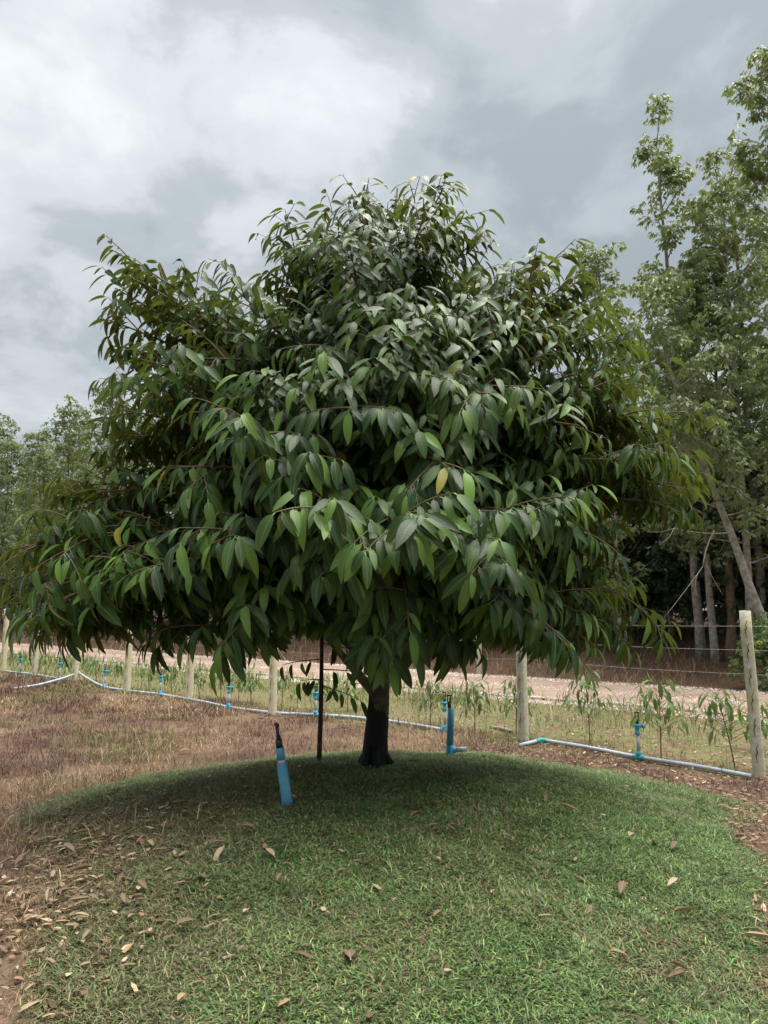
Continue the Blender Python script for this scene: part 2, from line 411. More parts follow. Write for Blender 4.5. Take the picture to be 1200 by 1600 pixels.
# ------------------------------------------------------------------ grass blades
def blades(name, P, length, width, tilt, az, colr, mat, bend=0.5):
    n = len(P)
    d = np.stack([np.cos(az), np.sin(az)], 1)
    sd = np.stack([-np.sin(az), np.cos(az), np.zeros(n)], 1)
    h1 = np.stack([d[:, 0] * np.sin(tilt), d[:, 1] * np.sin(tilt), np.cos(tilt)], 1)
    t2 = np.clip(tilt + bend, 0, 1.75)
    h2 = np.stack([d[:, 0] * np.sin(t2), d[:, 1] * np.sin(t2), np.cos(t2)], 1)
    w = (width / 2)[:, None]
    mid = P + h1 * (length * 0.5)[:, None]; tip = mid + h2 * (length * 0.5)[:, None]
    V = np.stack([P - sd * w * 0.8, P + sd * w * 0.8, mid - sd * w, mid + sd * w, tip], 1).reshape(-1, 3)
    b = np.arange(n)[:, None] * 5
    f4 = b + np.array([0, 1, 3, 2]); f3 = b + np.array([2, 3, 4])
    return build(name, V, [f3, f4], mat, colattr={'bc': np.repeat(colr, 5, 0)})
def palette(n, cols, wts, jit=0.2):
    c = np.array(cols)[rng.choice(len(cols), n, p=np.array(wts) / sum(wts))]
    return np.clip(c * (1 + jit * rng.standard_normal((n, 1))) * (1 + 0.06 * rng.standard_normal((n, 3))), 0.004, 0.9)
def inview(x, y, m=150):
    px, py, d = project(np.stack([x, y, height(x, y)], -1))
    return (d > 0.5) & (px > -m * 2) & (px < 1200 + m * 2) & (py < 1600 + m * 3)
def scatter(n, x0, x1, y0, y1, dens):
    x = rng.uniform(x0, x1, n); y = rng.uniform(y0, y1, n)
    k = (rng.random(n) < dens(x, y)); x, y = x[k], y[k]
    return x, y, np.stack([x, y, height(x, y)], 1)
# mown mound
x, y, P = scatter(1200000, -3.4, 3.4, 1.9, 8.2, lambda x, y: mound_mask(x, y) * inview(x, y) * np.clip((4.4 / (y + 0.3)) ** 1.2, 0.25, 1) * (0.55 + 0.45 * sstep(0.3, 0.55, fbm(x * 2.2, y * 2.2, 41))))
n = len(x); print('mound blades', n)
lush = sstep(0.35, 0.65, fbm(x * 0.9, y * 0.9, 45))
clump = fbm(x * 5, y * 5, 47)
cA = palette(n, [(0.13, 0.215, 0.07), (0.17, 0.26, 0.085), (0.095, 0.18, 0.075), (0.24, 0.32, 0.12), (0.34, 0.32, 0.18), (0.18, 0.14, 0.085)], [5, 4, 4, 2, 0.9, 0.8])
cB = palette(n, [(0.14, 0.20, 0.08), (0.19, 0.24, 0.11), (0.30, 0.28, 0.165), (0.22, 0.165, 0.105), (0.11, 0.18, 0.07)], [4, 3, 1.6, 1.5, 4])
pick = rng.random(n) < lush * 0.8 + 0.15
edge = sstep(-0.6, -2.2, x + 0.3 * (y - 4))[:, None] * 0.45
cc = np.where(pick[:, None], cA, cB) * (1 - edge) + edge * palette(n, [(0.24, 0.17, 0.105), (0.15, 0.17, 0.07), (0.33, 0.26, 0.165)], [3, 3, 2])
gang = fbm(x * 2.5, y * 2.5, 51) * 9.0
az = np.where(rng.random(n) < 0.3, gang + rng.normal(0, 0.7, n), rng.uniform(0, 6.283, n))
cc = cc * np.clip(0.45 + 1.1 * rng.random((n, 1)), 0, 1.5) * (0.7 + 0.6 * fbm(x * 9, y * 9, 49))[:, None]
ln = rng.uniform(0.018, 0.046, n) * (0.55 + 0.9 * clump) * np.where(rng.random(n) < 0.035, 2.0, 1)
tp2 = (sstep(0.52, 0.66, fbm(x * 1.6 + 3, y * 1.6, 55)) * 0.25 + 0.5 * np.exp(-(((x + 1.0) / 0.9) ** 2 + ((y - 5.0) / 0.7) ** 2)))
cth = palette(n, [(0.28, 0.215, 0.13), (0.20, 0.14, 0.09), (0.38, 0.31, 0.19)], [3, 3, 1.5])
cc = np.where((rng.random(n) < tp2)[:, None], cth, cc)
cc = cc * np.array([0.90, 0.92, 0.86])
b_ = blades('mown_grass', P, ln, rng.uniform(0.003, 0.0055, n), rng.uniform(0.65, 1.5, n), az, cc, M_blade, 0.45)
tag(b_, 'short mown green grass covering the round mound', 'grass', kind='stuff')
# dead grass field
def dfield(x, y):
    c = x * FN[0] + y * FN[1]
    return (1 - mound_mask(x, y)) * (c < 7.9) * inview(x, y) * np.clip((6.0 / (y + 0.5)) ** 0.9, 0.18, 1) * (0.25 + 0.75 * sstep(0.38, 0.6, fbm(x * 1.1, y * 1.1, 61))) * (0.35 + 0.65 * sstep(0.35, 0.6, fbm(x * 4.5, y * 4.5, 62)))
x, y, P = scatter(900000, -12, 5, 1.9, 19, dfield)
n = len(x); print('dead blades', n)
pa = sstep(0.42, 0.62, fbm(x * 0.8, y * 0.8, 63)); gp = sstep(0.58, 0.72, fbm(x * 0.7, y * 0.7, 66))
c1 = palette(n, [(0.38, 0.30, 0.18), (0.28, 0.21, 0.13), (0.48, 0.39, 0.25), (0.17, 0.115, 0.08)], [4, 4, 2, 3])
c2 = palette(n, [(0.13, 0.08, 0.062), (0.17, 0.105, 0.085), (0.22, 0.15, 0.10), (0.09, 0.06, 0.05)], [4, 3, 2, 3])
c3 = palette(n, [(0.16, 0.18, 0.06), (0.22, 0.21, 0.09), (0.11, 0.14, 0.045)], [3, 2, 3])
cc = np.where((rng.random(n) < pa)[:, None], c1, c2); cc = np.where((rng.random(n) < gp * 0.55)[:, None], c3, cc)
far = np.clip(y / 7, 0.8, 2.2)
rightside = x > 1.4
cc = cc * np.array([0.90, 0.82, 0.78]); tuft = fbm(x * 3.2, y * 3.2, 68); cc = cc * (0.6 + 0.8 * rng.random((n, 1)))
ln = rng.uniform(0.04, 0.14, n) * (0.5 + 1.7 * tuft ** 1.5) * np.where(rightside | (y < 4.4), 0.55, 1.0)
b_ = blades('dead_grass', P, ln, rng.uniform(0.0035, 0.006, n) * far, rng.uniform(0.2, 1.3, n), rng.uniform(0, 6.283, n), cc, M_blade, 0.6)
tag(b_, 'dry brown dead grass of the field around the mound', 'grass', kind='stuff')
# green weeds between the fence and the road
def dweed(x, y):
    c = x * FN[0] + y * FN[1]
    return (c > 7.3) * (c < 11.9) * inview(x, y) * (0.22 + 0.78 * sstep(0.42, 0.62, fbm(x * 0.9, y * 0.9, 71))) * (0.45 + 0.55 * sstep(8.4, 9.8, c)) * np.where(x > 1.5, 0.6, 1) * np.clip(9 / y, 0.3, 1)
x, y, P = scatter(420000, -22, 8, 3, 34, dweed)
n = len(x); print('weed blades', n)
cw = palette(n, [(0.16, 0.21, 0.07), (0.23, 0.28, 0.10), (0.30, 0.29, 0.14), (0.36, 0.28, 0.17), (0.11, 0.15, 0.055), (0.20, 0.13, 0.085)], [5, 5, 2.4, 2, 3, 1.6])
tall = np.where(rng.random(n) < 0.13 + 0.2 * sstep(9.6, 11.0, x * FN[0] + y * FN[1]), 3.0, 0.9) * (0.5 + fbm(x * 1.6, y * 1.6, 75))
b_ = blades('weed_grass', P, rng.uniform(0.06, 0.14, n) * tall, rng.uniform(0.005, 0.011, n) * np.clip(y / 9, 0.9, 2), rng.uniform(0.05, 0.8, n), rng.uniform(0, 6.283, n), cw, M_blade, 0.5)
tag(b_, 'pale green weeds growing between the fence and the road', 'weeds', kind='stuff')
# dry brush on the bank past the road
def dbrush(x, y):
    c = x * FN[0] + y * FN[1]
    return (c > 14.75) * (c < 22) * (0.35 + 0.65 * sstep(0.4, 0.6, fbm(x * 0.6, y * 0.6, 81))) * inview(x, y) * np.clip(1.25 - (c - 15) * 0.12, 0.2, 1) * np.clip(16 / y, 0.3, 1)
x, y, P = scatter(260000, -40, 14, 6, 60, dbrush)
n = len(x); print('brush', n)
cb = palette(n, [(0.30, 0.215, 0.135), (0.21, 0.135, 0.085), (0.12, 0.075, 0.05), (0.38, 0.29, 0.19)], [3, 4, 4, 1.2])
b_ = blades('dry_brush', P, rng.uniform(0.15, 0.6, n) * (0.5 + 0.9 * fbm(x * 1.1, y * 1.1, 83)), rng.uniform(0.006, 0.012, n) * np.clip(y / 15, 0.8, 2.2), rng.uniform(0.05, 1.25, n), rng.uniform(0, 6.283, n), cb, M_blade, 0.6)
tag(b_, 'tangled straw-coloured dry brush on the bank under the plantation', 'brush', kind='stuff')
# gravel chips on the road and at its margins
def chips(name, P, size, colr, mat):
    n = len(P)
    base = np.array([[1, 0, 0], [-0.5, 0.86, 0], [-0.5, -0.86, 0], [0, 0, 0.8]])
    V = base[None] * size[:, None, None] * rng.uniform(0.6, 1.4, (n, 4, 3))
    a = rng.uniform(0, 6.283, n); ca, sa = np.cos(a)[:, None], np.sin(a)[:, None]
    V = np.stack([V[..., 0] * ca - V[..., 1] * sa, V[..., 0] * sa + V[..., 1] * ca, V[..., 2]], -1) + P[:, None]
    b = np.arange(n)[:, None] * 4
    F = np.concatenate([b + np.array(t_) for t_ in ([0, 1, 3], [1, 2, 3], [2, 0, 3])])
    return build(name, V.reshape(-1, 3), [F], mat, colattr={'bc': np.repeat(colr, 4, 0)})
m_ = 230000
s_ = rng.uniform(-12, 40, m_); t_ = rng.random(m_)
c_ = ROAD0 - 0.5 + t_ * (ROAD1 - ROAD0 + 0.8)
rel = (c_ - ROAD0) / (ROAD1 - ROAD0)
dens = 0.42 + 0.7 * np.exp(-((rel - 0.05) / 0.22) ** 2) + 0.5 * np.exp(-((rel - 0.5) / 0.12) ** 2) + 0.7 * np.exp(-((rel - 0.9) / 0.18) ** 2)
xy = FN[None] * c_[:, None] + FU[None] * s_[:, None]
kk = (rng.random(m_) < dens * (0.4 + 0.9 * fbm(xy[:, 0], xy[:, 1], 91))) & inview(xy[:, 0], xy[:, 1])
xy = xy[kk]; rel = rel[kk]; n = len(xy); print('chips', n)
zr = height(xy[:, 0], xy[:, 1]) + np.where((rel > 0.02) & (rel < 0.98), 0.055, -0.005)
ch = chips('road_gravel', np.concatenate([xy, zr[:, None]], 1), rng.uniform(0.010, 0.032, n), palette(n, [(0.44, 0.38, 0.34), (0.38, 0.29, 0.24), (0.29, 0.20, 0.16), (0.56, 0.51, 0.47)], [3, 3, 3, 1]), M_chip)
tag(ch, 'pale crushed stones strewn along the laterite road', 'gravel', kind='stuff')
# crumbs of leaf litter on soil and mound
def dlit(x, y):
    return inview(x, y) * np.clip((4.6 / y) ** 1.3, 0.1, 1) * np.clip(0.012 + 1.2 * np.exp(-(((x + 1.95) / 0.75) ** 2 + ((y - 3.6) / 1.3) ** 2)) + 0.9 * (mound_mask(x, y) < 0.5) * (x > 0.5) + 0.03 * (x < 0) + 0.8 * (x * FN[0] + y * FN[1] > 7.3), 0, 1) * (x * FN[0] + y * FN[1] < 11.3)
x, y, P = scatter(60000, -6, 6.5, 2, 12, dlit)
n = len(x); print('litter', n); P[:, 2] += rng.uniform(0.008, 0.03, n)
b_ = blades('leaf_litter', P, rng.uniform(0.02, 0.07, n), rng.uniform(0.008, 0.024, n), rng.uniform(1.2, 1.6, n), rng.uniform(0, 6.283, n), palette(n, [(0.30, 0.21, 0.13), (0.20, 0.125, 0.08), (0.42, 0.32, 0.22), (0.12, 0.075, 0.05)], [3, 3, 1.5, 2]), M_litter, 0.25)
tag(b_, 'small brown crumbs of leaf litter on the soil and grass', 'leaf litter', kind='stuff')

# ------------------------------------------------------------------ leaf prototypes
def leaf_proto(ratio=0.3, curl=0.2, fold=0.16, bend=0.0, petiole=0.1, ns=7, twist=0.0):
    vs = np.linspace(0, 1, ns + 1)
    V = []; UVs = []; F3 = []; F4 = []
    hw = lambda v: 0.5 * ratio * (math.sin(math.pi * min(1, v ** 0.85)) ** 0.58 * (1 - 0.10 * v) if 0 < v < 1 else 0.0) * (1 if v < 0.82 else 0.62 + 0.38 * (1 - v) / 0.18)
    for i, v in enumerate(vs):
        z = -curl * v ** 1.7; cx = bend * v * v; w = hw(v)
        yy = v * (1 - 0.25 * curl * v)
        if i in (0, ns):
            V.append((cx, yy, z)); UVs.append((0.5, v))
        else:
            for s_ in (-1, 0, 1):
                V.append((cx + s_ * w, yy, z + abs(s_) * w * fold * 2 + s_ * twist * w * v)); UVs.append((0.5 + s_ * 0.5, v))
    r = lambda i: 1 + (i - 1) * 3
    F3 += [(0, r(1) + 1, r(1)), (0, r(1) + 2, r(1) + 1)]
    for i in range(1, ns - 1):
        a, b = r(i), r(i + 1)
        F4 += [(a, a + 1, b + 1, b), (a + 1, a + 2, b + 2, b + 1)]
    e = r(ns - 1); tip = r(ns)
    F3 += [(e, e + 1, tip), (e + 1, e + 2, tip)]
    if petiole:
        k = len(V); w = 0.012
        V += [(-w, -petiole, 0.0), (w, -petiole, 0.0), (w, 0.02, 0.002), (-w, 0.02, 0.002)]; UVs += [(0.5, 0)] * 4
        F4.append((k, k + 1, k + 2, k + 3))
    V = np.array(V); V[:, 1] += petiole
    return V, np.array(F3), np.array(F4), np.array(UVs)
PROTO = [leaf_proto(0.29, 0.34, 0.16, 0.02), leaf_proto(0.31, 0.48, 0.20, -0.04, twist=0.2), leaf_proto(0.28, 0.22, 0.12, 0.05), leaf_proto(0.30, 0.62, 0.22, 0.03, twist=-0.2), leaf_proto(0.33, 0.40, 0.10, -0.03, twist=0.1)]
def leaf_frames(D, Nrm):
    D = norm(D); X_ = norm(np.cross(D, Nrm)); Z_ = np.cross(X_, D)
    return np.stack([X_, D, Z_], -1)                         # columns
def leaf_mass(name, P, Rm, S, which, rnd, mat, parent, protos=PROTO):
    Vs, F3s, F4s, UVs, Rs = [], [], [], [], []; off = 0
    for k, (V, F3, F4, UV) in enumerate(protos):
        m = which == k; n = int(m.sum())
        if not n: continue
        W = np.einsum('nij,vj->nvi', Rm[m] * S[m][:, None, None], V) + P[m][:, None]
        b = np.arange(n)[:, None, None] * len(V) + off
        F3s.append((b + F3[None]).reshape(-1, 3)); F4s.append((b + F4[None]).reshape(-1, 4))
        Vs.append(W.reshape(-1, 3)); UVs.append(np.tile(UV, (n, 1))); Rs.append(np.repeat(rnd[m], len(V))); off += n * len(V)
    return build(name, np.concatenate(Vs), [np.concatenate(F3s), np.concatenate(F4s)], mat, parent, True, {'rnd': np.concatenate(Rs)}, np.concatenate(UVs))
def proto_mesh(k, mat, nm='leaf', protos=PROTO):
    V, F3, F4, UV = protos[k]
    o = build(nm, V, [F3, F4], mat, None, True, None, UV); me = o.data; bpy.data.objects.remove(o); return me

# ------------------------------------------------------------------ the durian tree
def bez(p0, p1, p2, n):
    t = np.linspace(0, 1, n)[:, None]; return (1 - t) ** 2 * p0 + 2 * t * (1 - t) * p1 + t * t * p2
BZ = hz1(*TREE)
base = np.array([TREE[0], TREE[1], BZ])
root = thing('durian_tree', base, 'leafy durian tree with black-painted trunk standing on the grass mound', 'tree')
def loc(p): return np.asarray(p) - base
# trunk
tz = [-0.08, 0.0, 0.06, 0.2, 0.45, 0.75, 1.1, 1.6, 2.2, 2.9, 3.6, 4.2, 4.75]
tr = [0.14, 0.118, 0.102, 0.091, 0.084, 0.080, 0.075, 0.075, 0.064, 0.050, 0.036, 0.022, 0.008]
tp = [(0.02 * math.sin(z * 1.7) + 0.035 * min(z, 1.0) + (0.10 * (z - 3.4) if z > 3.4 else 0), 0.03 * math.sin(z * 1.1 + 1), z) for z in tz]
rs = np.random.default_rng(3)
tb = MB(); tb.tube(tp, tr, 14, True, 0.14, rs); tb.out('trunk', M_trunk, root, True)
for k_ in range(5):
    a_ = k_ * 1.26 + rs.uniform(-0.3, 0.3); c_, s_ = math.cos(a_), math.sin(a_); rl = rs.uniform(0.13, 0.18)
    rb = MB(); rb.tube([(c_ * 0.05, s_ * 0.05, 0.14), (c_ * 0.085, s_ * 0.085, 0.06), (c_ * 0.12, s_ * 0.12, 0.02), (c_ * rl, s_ * rl, -0.035)], [0.026, 0.036, 0.028, 0.012], 7, True, 0.2, rs); rb.out('root', M_trunk, root, True)
def trunk_at(z):
    zs = np.array(tz); return np.array([np.interp(z, zs, [p[0] for p in tp]), np.interp(z, zs, [p[1] for p in tp]), z])
LP, LD, LN, LS, LR = [], [], [], [], []
rs = np.random.default_rng(17)
def put_leaf(p, fwd, side, s, droop, out, young_lit):
    d = norm(fwd * (0.55 + 0.2 * rs.random()) + side * (0.55 + 0.3 * rs.random()) + np.array([0, 0, -1.0]) * droop + rs.normal(0, 0.13, 3))
    d[2] = min(d[2], -0.05 - 0.45 * rs.random()); d = norm(d)
    nr = np.array([0, 0, 0.8]) + out * (0.45 + 0.5 * droop) + rs.normal(0, 0.2, 3)
    LP.append(p); LD.append(d); LN.append(nr); LS.append(s); LR.append(young_lit)
def hem(p):
    return 0.98 + 0.45 * float(sstep(0.45, 0.8, vnoise(math.atan2(p[1], p[0]) * 3.1 + 40, math.hypot(p[0], p[1]) * 1.3 + 7, 12))) - BZ
def leafy_twig(pts, dens, droop, zf, size, tip_young_lit):
    """leaves alternate along a polyline of twig points (world coordinates relative to tree base)"""
    seg = np.linalg.norm(np.diff(pts, axis=0), axis=1); L = seg.sum(); cum = np.concatenate([[0], np.cumsum(seg)])
    n = max(3, int(L / dens)); sgn = 1 if rs.random() < 0.5 else -1
    for i in range(n):
        f = (i + 0.6 + 0.3 * rs.random()) / n; dlen = f * L
        p = np.array([np.interp(dlen, cum, pts[:, k]) for k in range(3)])
        j = min(len(pts) - 2, int(np.searchsorted(cum, dlen) - 1)); j = max(j, 0)
        fw = norm(pts[j + 1] - pts[j])
        sd = np.cross(fw, [0, 0, 1.0]); sd = norm(sd) * sgn; sgn = -sgn
        o = np.array([p[0], p[1], 0]); o = norm(o + 1e-6)
        y_ = np.clip(rs.random() ** 2.4 * 0.7 + (0.5 * rs.random() if f > 0.7 else 0) * tip_young_lit * 1.3, 0, 1)  # tip leaves lighter: young growth, plus light put into the leaf colour
        put_leaf(p, fw, sd, size * rs.uniform(0.62, 1.18) * (1 - 0.22 * (f > 0.9)), droop * rs.uniform(0.6, 1.4), o, y_)
    # end leaf
    put_leaf(pts[-1], norm(pts[-1] - pts[-2]), rs.normal(0, 0.2, 3), size * 0.9, droop * 0.8, norm(np.array([pts[-1][0], pts[-1][1], 0]) + 1e-6), min(1, 0.5 + tip_young_lit * 0.4))
def twig_path(p0, d, L, sag, n=5):
    p = np.array(p0, float); out = [p.copy()]; d = norm(d)
    for i in range(n - 1):
        d = norm(d + np.array([0, 0, -1.0]) * sag / n + rs.normal(0, 0.05, 3)); p = p + d * L / (n - 1); out.append(p.copy())
    return np.array(out)
def primary(z0, tip, lift=0.25, dens=0.036, full=0.30, nsec=None, seclen=0.85, r0=None, droop=None, young_lit=0.5, size=0.19):
    tip = np.asarray(tip, float)
    p0 = trunk_at(z0); hv = tip - p0; L = np.linalg.norm(hv)
    ctrl = p0 + hv * 0.5 + np.array([0, 0, lift * L]) + rs.normal(0, 0.05, 3)
    pts = bez(p0, ctrl, tip, 11)
    mb = MB(); r0 = r0 or (0.008 + 0.008 * L)
    mb.tube(pts, np.linspace(r0, 0.005, 11), 7)
    zf = np.clip((tip[2] - 1.0) / 3.8, 0, 1)
    dr = droop if droop is not None else 0.62 - 0.05 * zf
    nsec = nsec or int(4 + L * 4.6)
    sgn = 1
    for i in range(nsec):
        t = full + (0.97 - full) * (i + rs.random() * 0.6) / nsec
        k = t * 10; j = min(9, int(k)); p = pts[j] + (pts[j + 1] - pts[j]) * (k - j)
        fw = norm(pts[j + 1] - pts[j]); sd = norm(np.cross(fw, [0, 0, 1.0])) * sgn; sgn = -sgn
        upv = np.cross(sd, fw); upv = upv if upv[2] > 0 else -upv
        ang = rs.uniform(0.5, 1.1); roll = rs.uniform(-0.9, 1.25)
        d = fw * math.cos(ang) + (sd * math.cos(roll) + upv * math.sin(roll)) * math.sin(ang) + np.array([0, 0, 0.12 + 0.35 * zf])
        sl = seclen * rs.uniform(0.55, 1.1) * (1 - 0.55 * t) * min(1, 0.35 + L / 2.2)
        sp_ = twig_path(p, d, max(0.16, sl), 0.42 - 0.3 * zf, 6)
        if sp_[-1][2] < hem(sp_[-1]) + 0.10: continue
        mb.tube(sp_, np.linspace(0.007, 0.0025, 6), 4, False)
        leafy_twig(sp_[1:], dens, dr, zf, size, young_lit)
        if sl > 0.34:
            for q_ in range(int(sl / 0.17)):
                w = 1 + min(3, int(rs.integers(0, 4))); sg = 1 if q_ % 2 else -1
                fw2 = norm(sp_[w + 1] - sp_[w]); s2 = norm(np.cross(fw2, [0, 0, 1.0])) * sg
                tpth = twig_path(sp_[w], fw2 * 0.7 + s2 * 0.7 + np.array([0, 0, rs.uniform(-0.3, 0.25)]), rs.uniform(0.14, 0.30), 0.5 - 0.3 * zf, 4)
                if tpth[-1][2] < hem(tpth[-1]) + 0.08: continue
                mb.tube(tpth, np.linspace(0.004, 0.002, 4), 3, False)
                leafy_twig(tpth, dens * 1.05, dr, zf, size * 0.97, young_lit)
    leafy_twig(pts[7:], dens, dr, zf, size, young_lit)
    mb.out('branch', M_twig if r0 < 0.03 else M_bark, root, True)
ZP = [1.30, 1.7, 2.3, 2.9, 3.5, 3.95, 4.3, 4.6, 4.95]
RP = [1.75, 2.1, 2.2, 2.1, 1.75, 1.25, 0.9, 0.6, 0.2]
def prof(z): return float(np.interp(z, np.array(ZP) , RP))
# branches read off the photograph's outline: (trunk height, pixel x, pixel y, depth, lift)
named = [
 (2.55, 178, 392, 5.7, 0.06), (2.35, 170, 500, 5.6, 0.10), (2.1, 205, 600, 5.9, 0.14), (2.0, 195, 680, 5.5, 0.16),
 (1.6, 95, 800, 5.3, 0.18), (1.35, 22, 858, 5.0, 0.2), (1.15, 50, 930, 4.7, 0.22), (1.0, 215, 985, 5.1, 0.25), (1.25, 120, 900, 5.9, 0.2),
 (3.6, 695, 292, 5.7, 0.02), (3.6, 565, 335, 5.7, 0.02), (3.5, 745, 370, 5.6, 0.05), (3.2, 420, 425, 5.5, 0.05), (3.4, 520, 375, 5.6, 0.04), (3.3, 640, 365, 5.3, 0.03),
 (2.8, 875, 400, 5.7, 0.04), (2.7, 905, 480, 5.8, 0.08), (2.6, 985, 530, 5.8, 0.10), (2.3, 1000, 600, 6.0, 0.12), (2.1, 1070, 655, 5.7, 0.14), (1.9, 1030, 700, 5.4, 0.15),
 (1.75, 1082, 765, 5.5, 0.17), (1.45, 960, 850, 5.3, 0.2), (1.3, 1000, 945, 5.6, 0.24), (1.2, 900, 955, 4.9, 0.25), (1.15, 960, 930, 6.2, 0.25),
 (2.4, 235, 470, 5.9, 0.05), (2.4, 215, 560, 5.2, 0.08), (2.6, 300, 540, 5.4, 0.06), (2.8, 420, 520, 5.9, 0.05), (2.6, 820, 520, 5.2, 0.05), (2.7, 800, 510, 6.0, 0.04), (2.6, 930, 520, 5.1, 0.08), (2.4, 940, 610, 5.0, 0.1), (1.1, 70, 985, 4.9, 0.25), (1.05, 140, 975, 5.0, 0.28), (1.0, 235, 990, 4.9, 0.3), (1.1, 60, 990, 4.6, 0.28), (1.1, 340, 1030, 4.3, 0.36), (1.15, 610, 1035, 4.3, 0.38), (1.15, 905, 1030, 4.4, 0.36), (1.1, 850, 1010, 4.8, 0.32), (1.1, 980, 985, 5.6, 0.3), (1.1, 700, 990, 4.6, 0.32), (2.7, 860, 420, 5.4, 0.04), (2.6, 915, 430, 5.7, 0.05), (3.1, 460, 400, 5.3, 0.04), (3.2, 700, 350, 5.4, 0.03), (3.3, 600, 330, 5.9, 0.03), (2.5, 200, 430, 5.5, 0.05), (2.3, 180, 540, 5.8, 0.08), (1.7, 110, 760, 5.6, 0.16), (2.0, 190, 640, 5.3, 0.12), (3.2, 500, 380, 5.2, 0.04),  (1.3, 20, 920, 5.3, 0.22), (2.3, 265, 490, 5.5, 0.06), (2.2, 245, 620, 4.9, 0.1), (2.4, 180, 450, 5.8, 0.06), (2.0, 215, 660, 6.2, 0.1), (2.6, 870, 450, 5.9, 0.05), (2.5, 940, 480, 6.0, 0.06), (2.3, 980, 560, 5.4, 0.08), (2.0, 1010, 640, 5.2, 0.1), (1.9, 280, 730, 4.5, 0.14), (1.8, 150, 770, 5.3, 0.15), (2.1, 700, 730, 3.95, 0.16), (2.0, 440, 745, 4.0, 0.16), (2.6, 640, 580, 4.2, 0.1), (3.0, 600, 510, 4.6, 0.08), (3.1, 790, 500, 5.0, 0.07), (1.6, 720, 860, 3.9, 0.2), (2.2, 990, 720, 4.9, 0.12), (1.2, 40, 960, 4.4, 0.24), (1.3, 100, 850, 4.7, 0.2), (1.7, 1060, 790, 5.3, 0.17), (1.8, 1075, 735, 5.9, 0.16), (1.1, 290, 1000, 4.7, 0.3), (1.2, 650, 1020, 4.4, 0.36), (1.15, 930, 1010, 5.0, 0.3), (1.1, 820, 1000, 5.0, 0.3),
 # sprays that reach towards the viewer
 (2.2, 380, 680, 4.0, 0.15), (2.3, 350, 655, 4.4, 0.14), (1.5, 490, 800, 3.75, 0.22), (1.45, 330, 850, 4.1, 0.24), (1.5, 640, 835, 3.6, 0.24), (1.5, 790, 880, 3.75, 0.24),
 (1.6, 850, 815, 4.1, 0.22), (1.8, 920, 830, 4.5, 0.2), (2.3, 905, 665, 4.6, 0.15), (2.5, 760, 615, 4.2, 0.14), (2.6, 545, 640, 4.1, 0.13), (3.0, 700, 510, 4.7, 0.1), (2.9, 860, 560, 4.8, 0.1), (3.0, 310, 560, 4.9, 0.1), (3.0, 500, 540, 4.6, 0.1),
 (3.4, 600, 440, 4.9, 0.08), (1.2, 160, 910, 4.4, 0.22), (1.3, 500, 900, 4.0, 0.26), (1.35, 640, 985, 4.1, 0.34), (1.2, 345, 1010, 4.25, 0.32), (1.2, 890, 1005, 4.35, 0.3), (1.3, 800, 950, 4.4, 0.3), (1.2, 420, 950, 4.6, 0.3), (1.4, 560, 890, 4.3, 0.24), 
]
for (z0, px, py, yd, lf) in named:
    primary(z0, loc(at(px, py, yd + 0.12)), lf, young_lit=(0.8 if py > 600 else 0.25) if yd < 4.8 else (0.35 if py > 600 else 0.08), dens=0.040 if py > 600 else 0.036, size=(0.225 if yd < 4.7 else 0.20) if py > 600 else 0.178, seclen=0.62 if (py < 640 and yd > 5.1) else (0.7 if yd < 4.7 else 0.8))  # near low sprays coloured brighter: young leaves and painted light on the crown front
# the rest of the crown, all the way round
ga = 0.4
NB = 56
for i in range(NB):
    u_ = (i + 0.5) / NB; zt = 1.6 + 2.9 * u_ ** 1.12
    ga += 2.39996
    rr = prof(zt) * rs.uniform(0.45, 0.85)
    azm = ga + rs.uniform(-0.3, 0.3)
    tip = np.array([math.cos(azm) * rr, math.sin(azm) * rr, zt])
    z0 = max(0.75, zt - (0.05 + 0.75 * rr * np.clip((zt - 1.2) / 2.0, 0, 1.2)))
    primary(z0, tip, 0.26 - 0.22 * np.clip((zt - 1.4) / 3, 0, 1), dens=0.046, young_lit=0.15)
# the low limb that leaves the trunk steeply
primary(0.50, loc(at(455, 930, 5.5)), 0.02, r0=0.045, full=0.72, young_lit=0.2)
LP = np.array(LP); LD = np.array(LD); LN = np.array(LN); LS = np.array(LS); LR = np.array(LR)
keep = LP[:, 2] + BZ - 0.8 * LS * np.clip(-LD[:, 2], 0, 1) > 0.86
LP, LD, LN, LS, LR = LP[keep], LD[keep], LN[keep], LS[keep], LR[keep]
LR = np.where(rs.random(len(LR)) < 0.006, 1.0, np.minimum(LR, 0.96)); RM = leaf_frames(LD, LN); WH = rs.integers(0, len(PROTO), len(LP))
print('durian leaves', len(LP))
# which leaves show largest: coarse depth buffer over points sampled on each blade
ts = np.linspace(0.15, 0.95, 7)
samp = np.concatenate([LP[:, None] + LD[:, None] * (LS[:, None] * ts)[..., None] + RM[:, None, :, 0] * (LS * 0.09)[:, None, None] * s_ for s_ in (-1, 0, 1)], 1) + base
px, py, dp = project(samp)
cell = (np.floor(px / 6).astype(int) + 1000) * 4000 + np.floor(py / 6).astype(int) + 1000
own = np.repeat(np.arange(len(LP)), samp.shape[1]); cf = cell.ravel(); df = dp.ravel()
vis = ((px > 0) & (px < 1200) & (py > 0) & (py < 1600)).ravel()
o_ = np.lexsort((df, cf)); first = np.ones(len(o_), bool); first[1:] = cf[o_][1:] != cf[o_][:-1]
score = np.bincount(own[o_][first & vis[o_]], minlength=len(LP))
top = np.argsort(-score)[:300]; ismain = np.zeros(len(LP), bool); ismain[top] = True
leaf_mass('foliage', LP[~ismain], RM[~ismain], LS[~ismain], WH[~ismain], LR[~ismain], M_leaf, root)['kind'] = 'stuff'
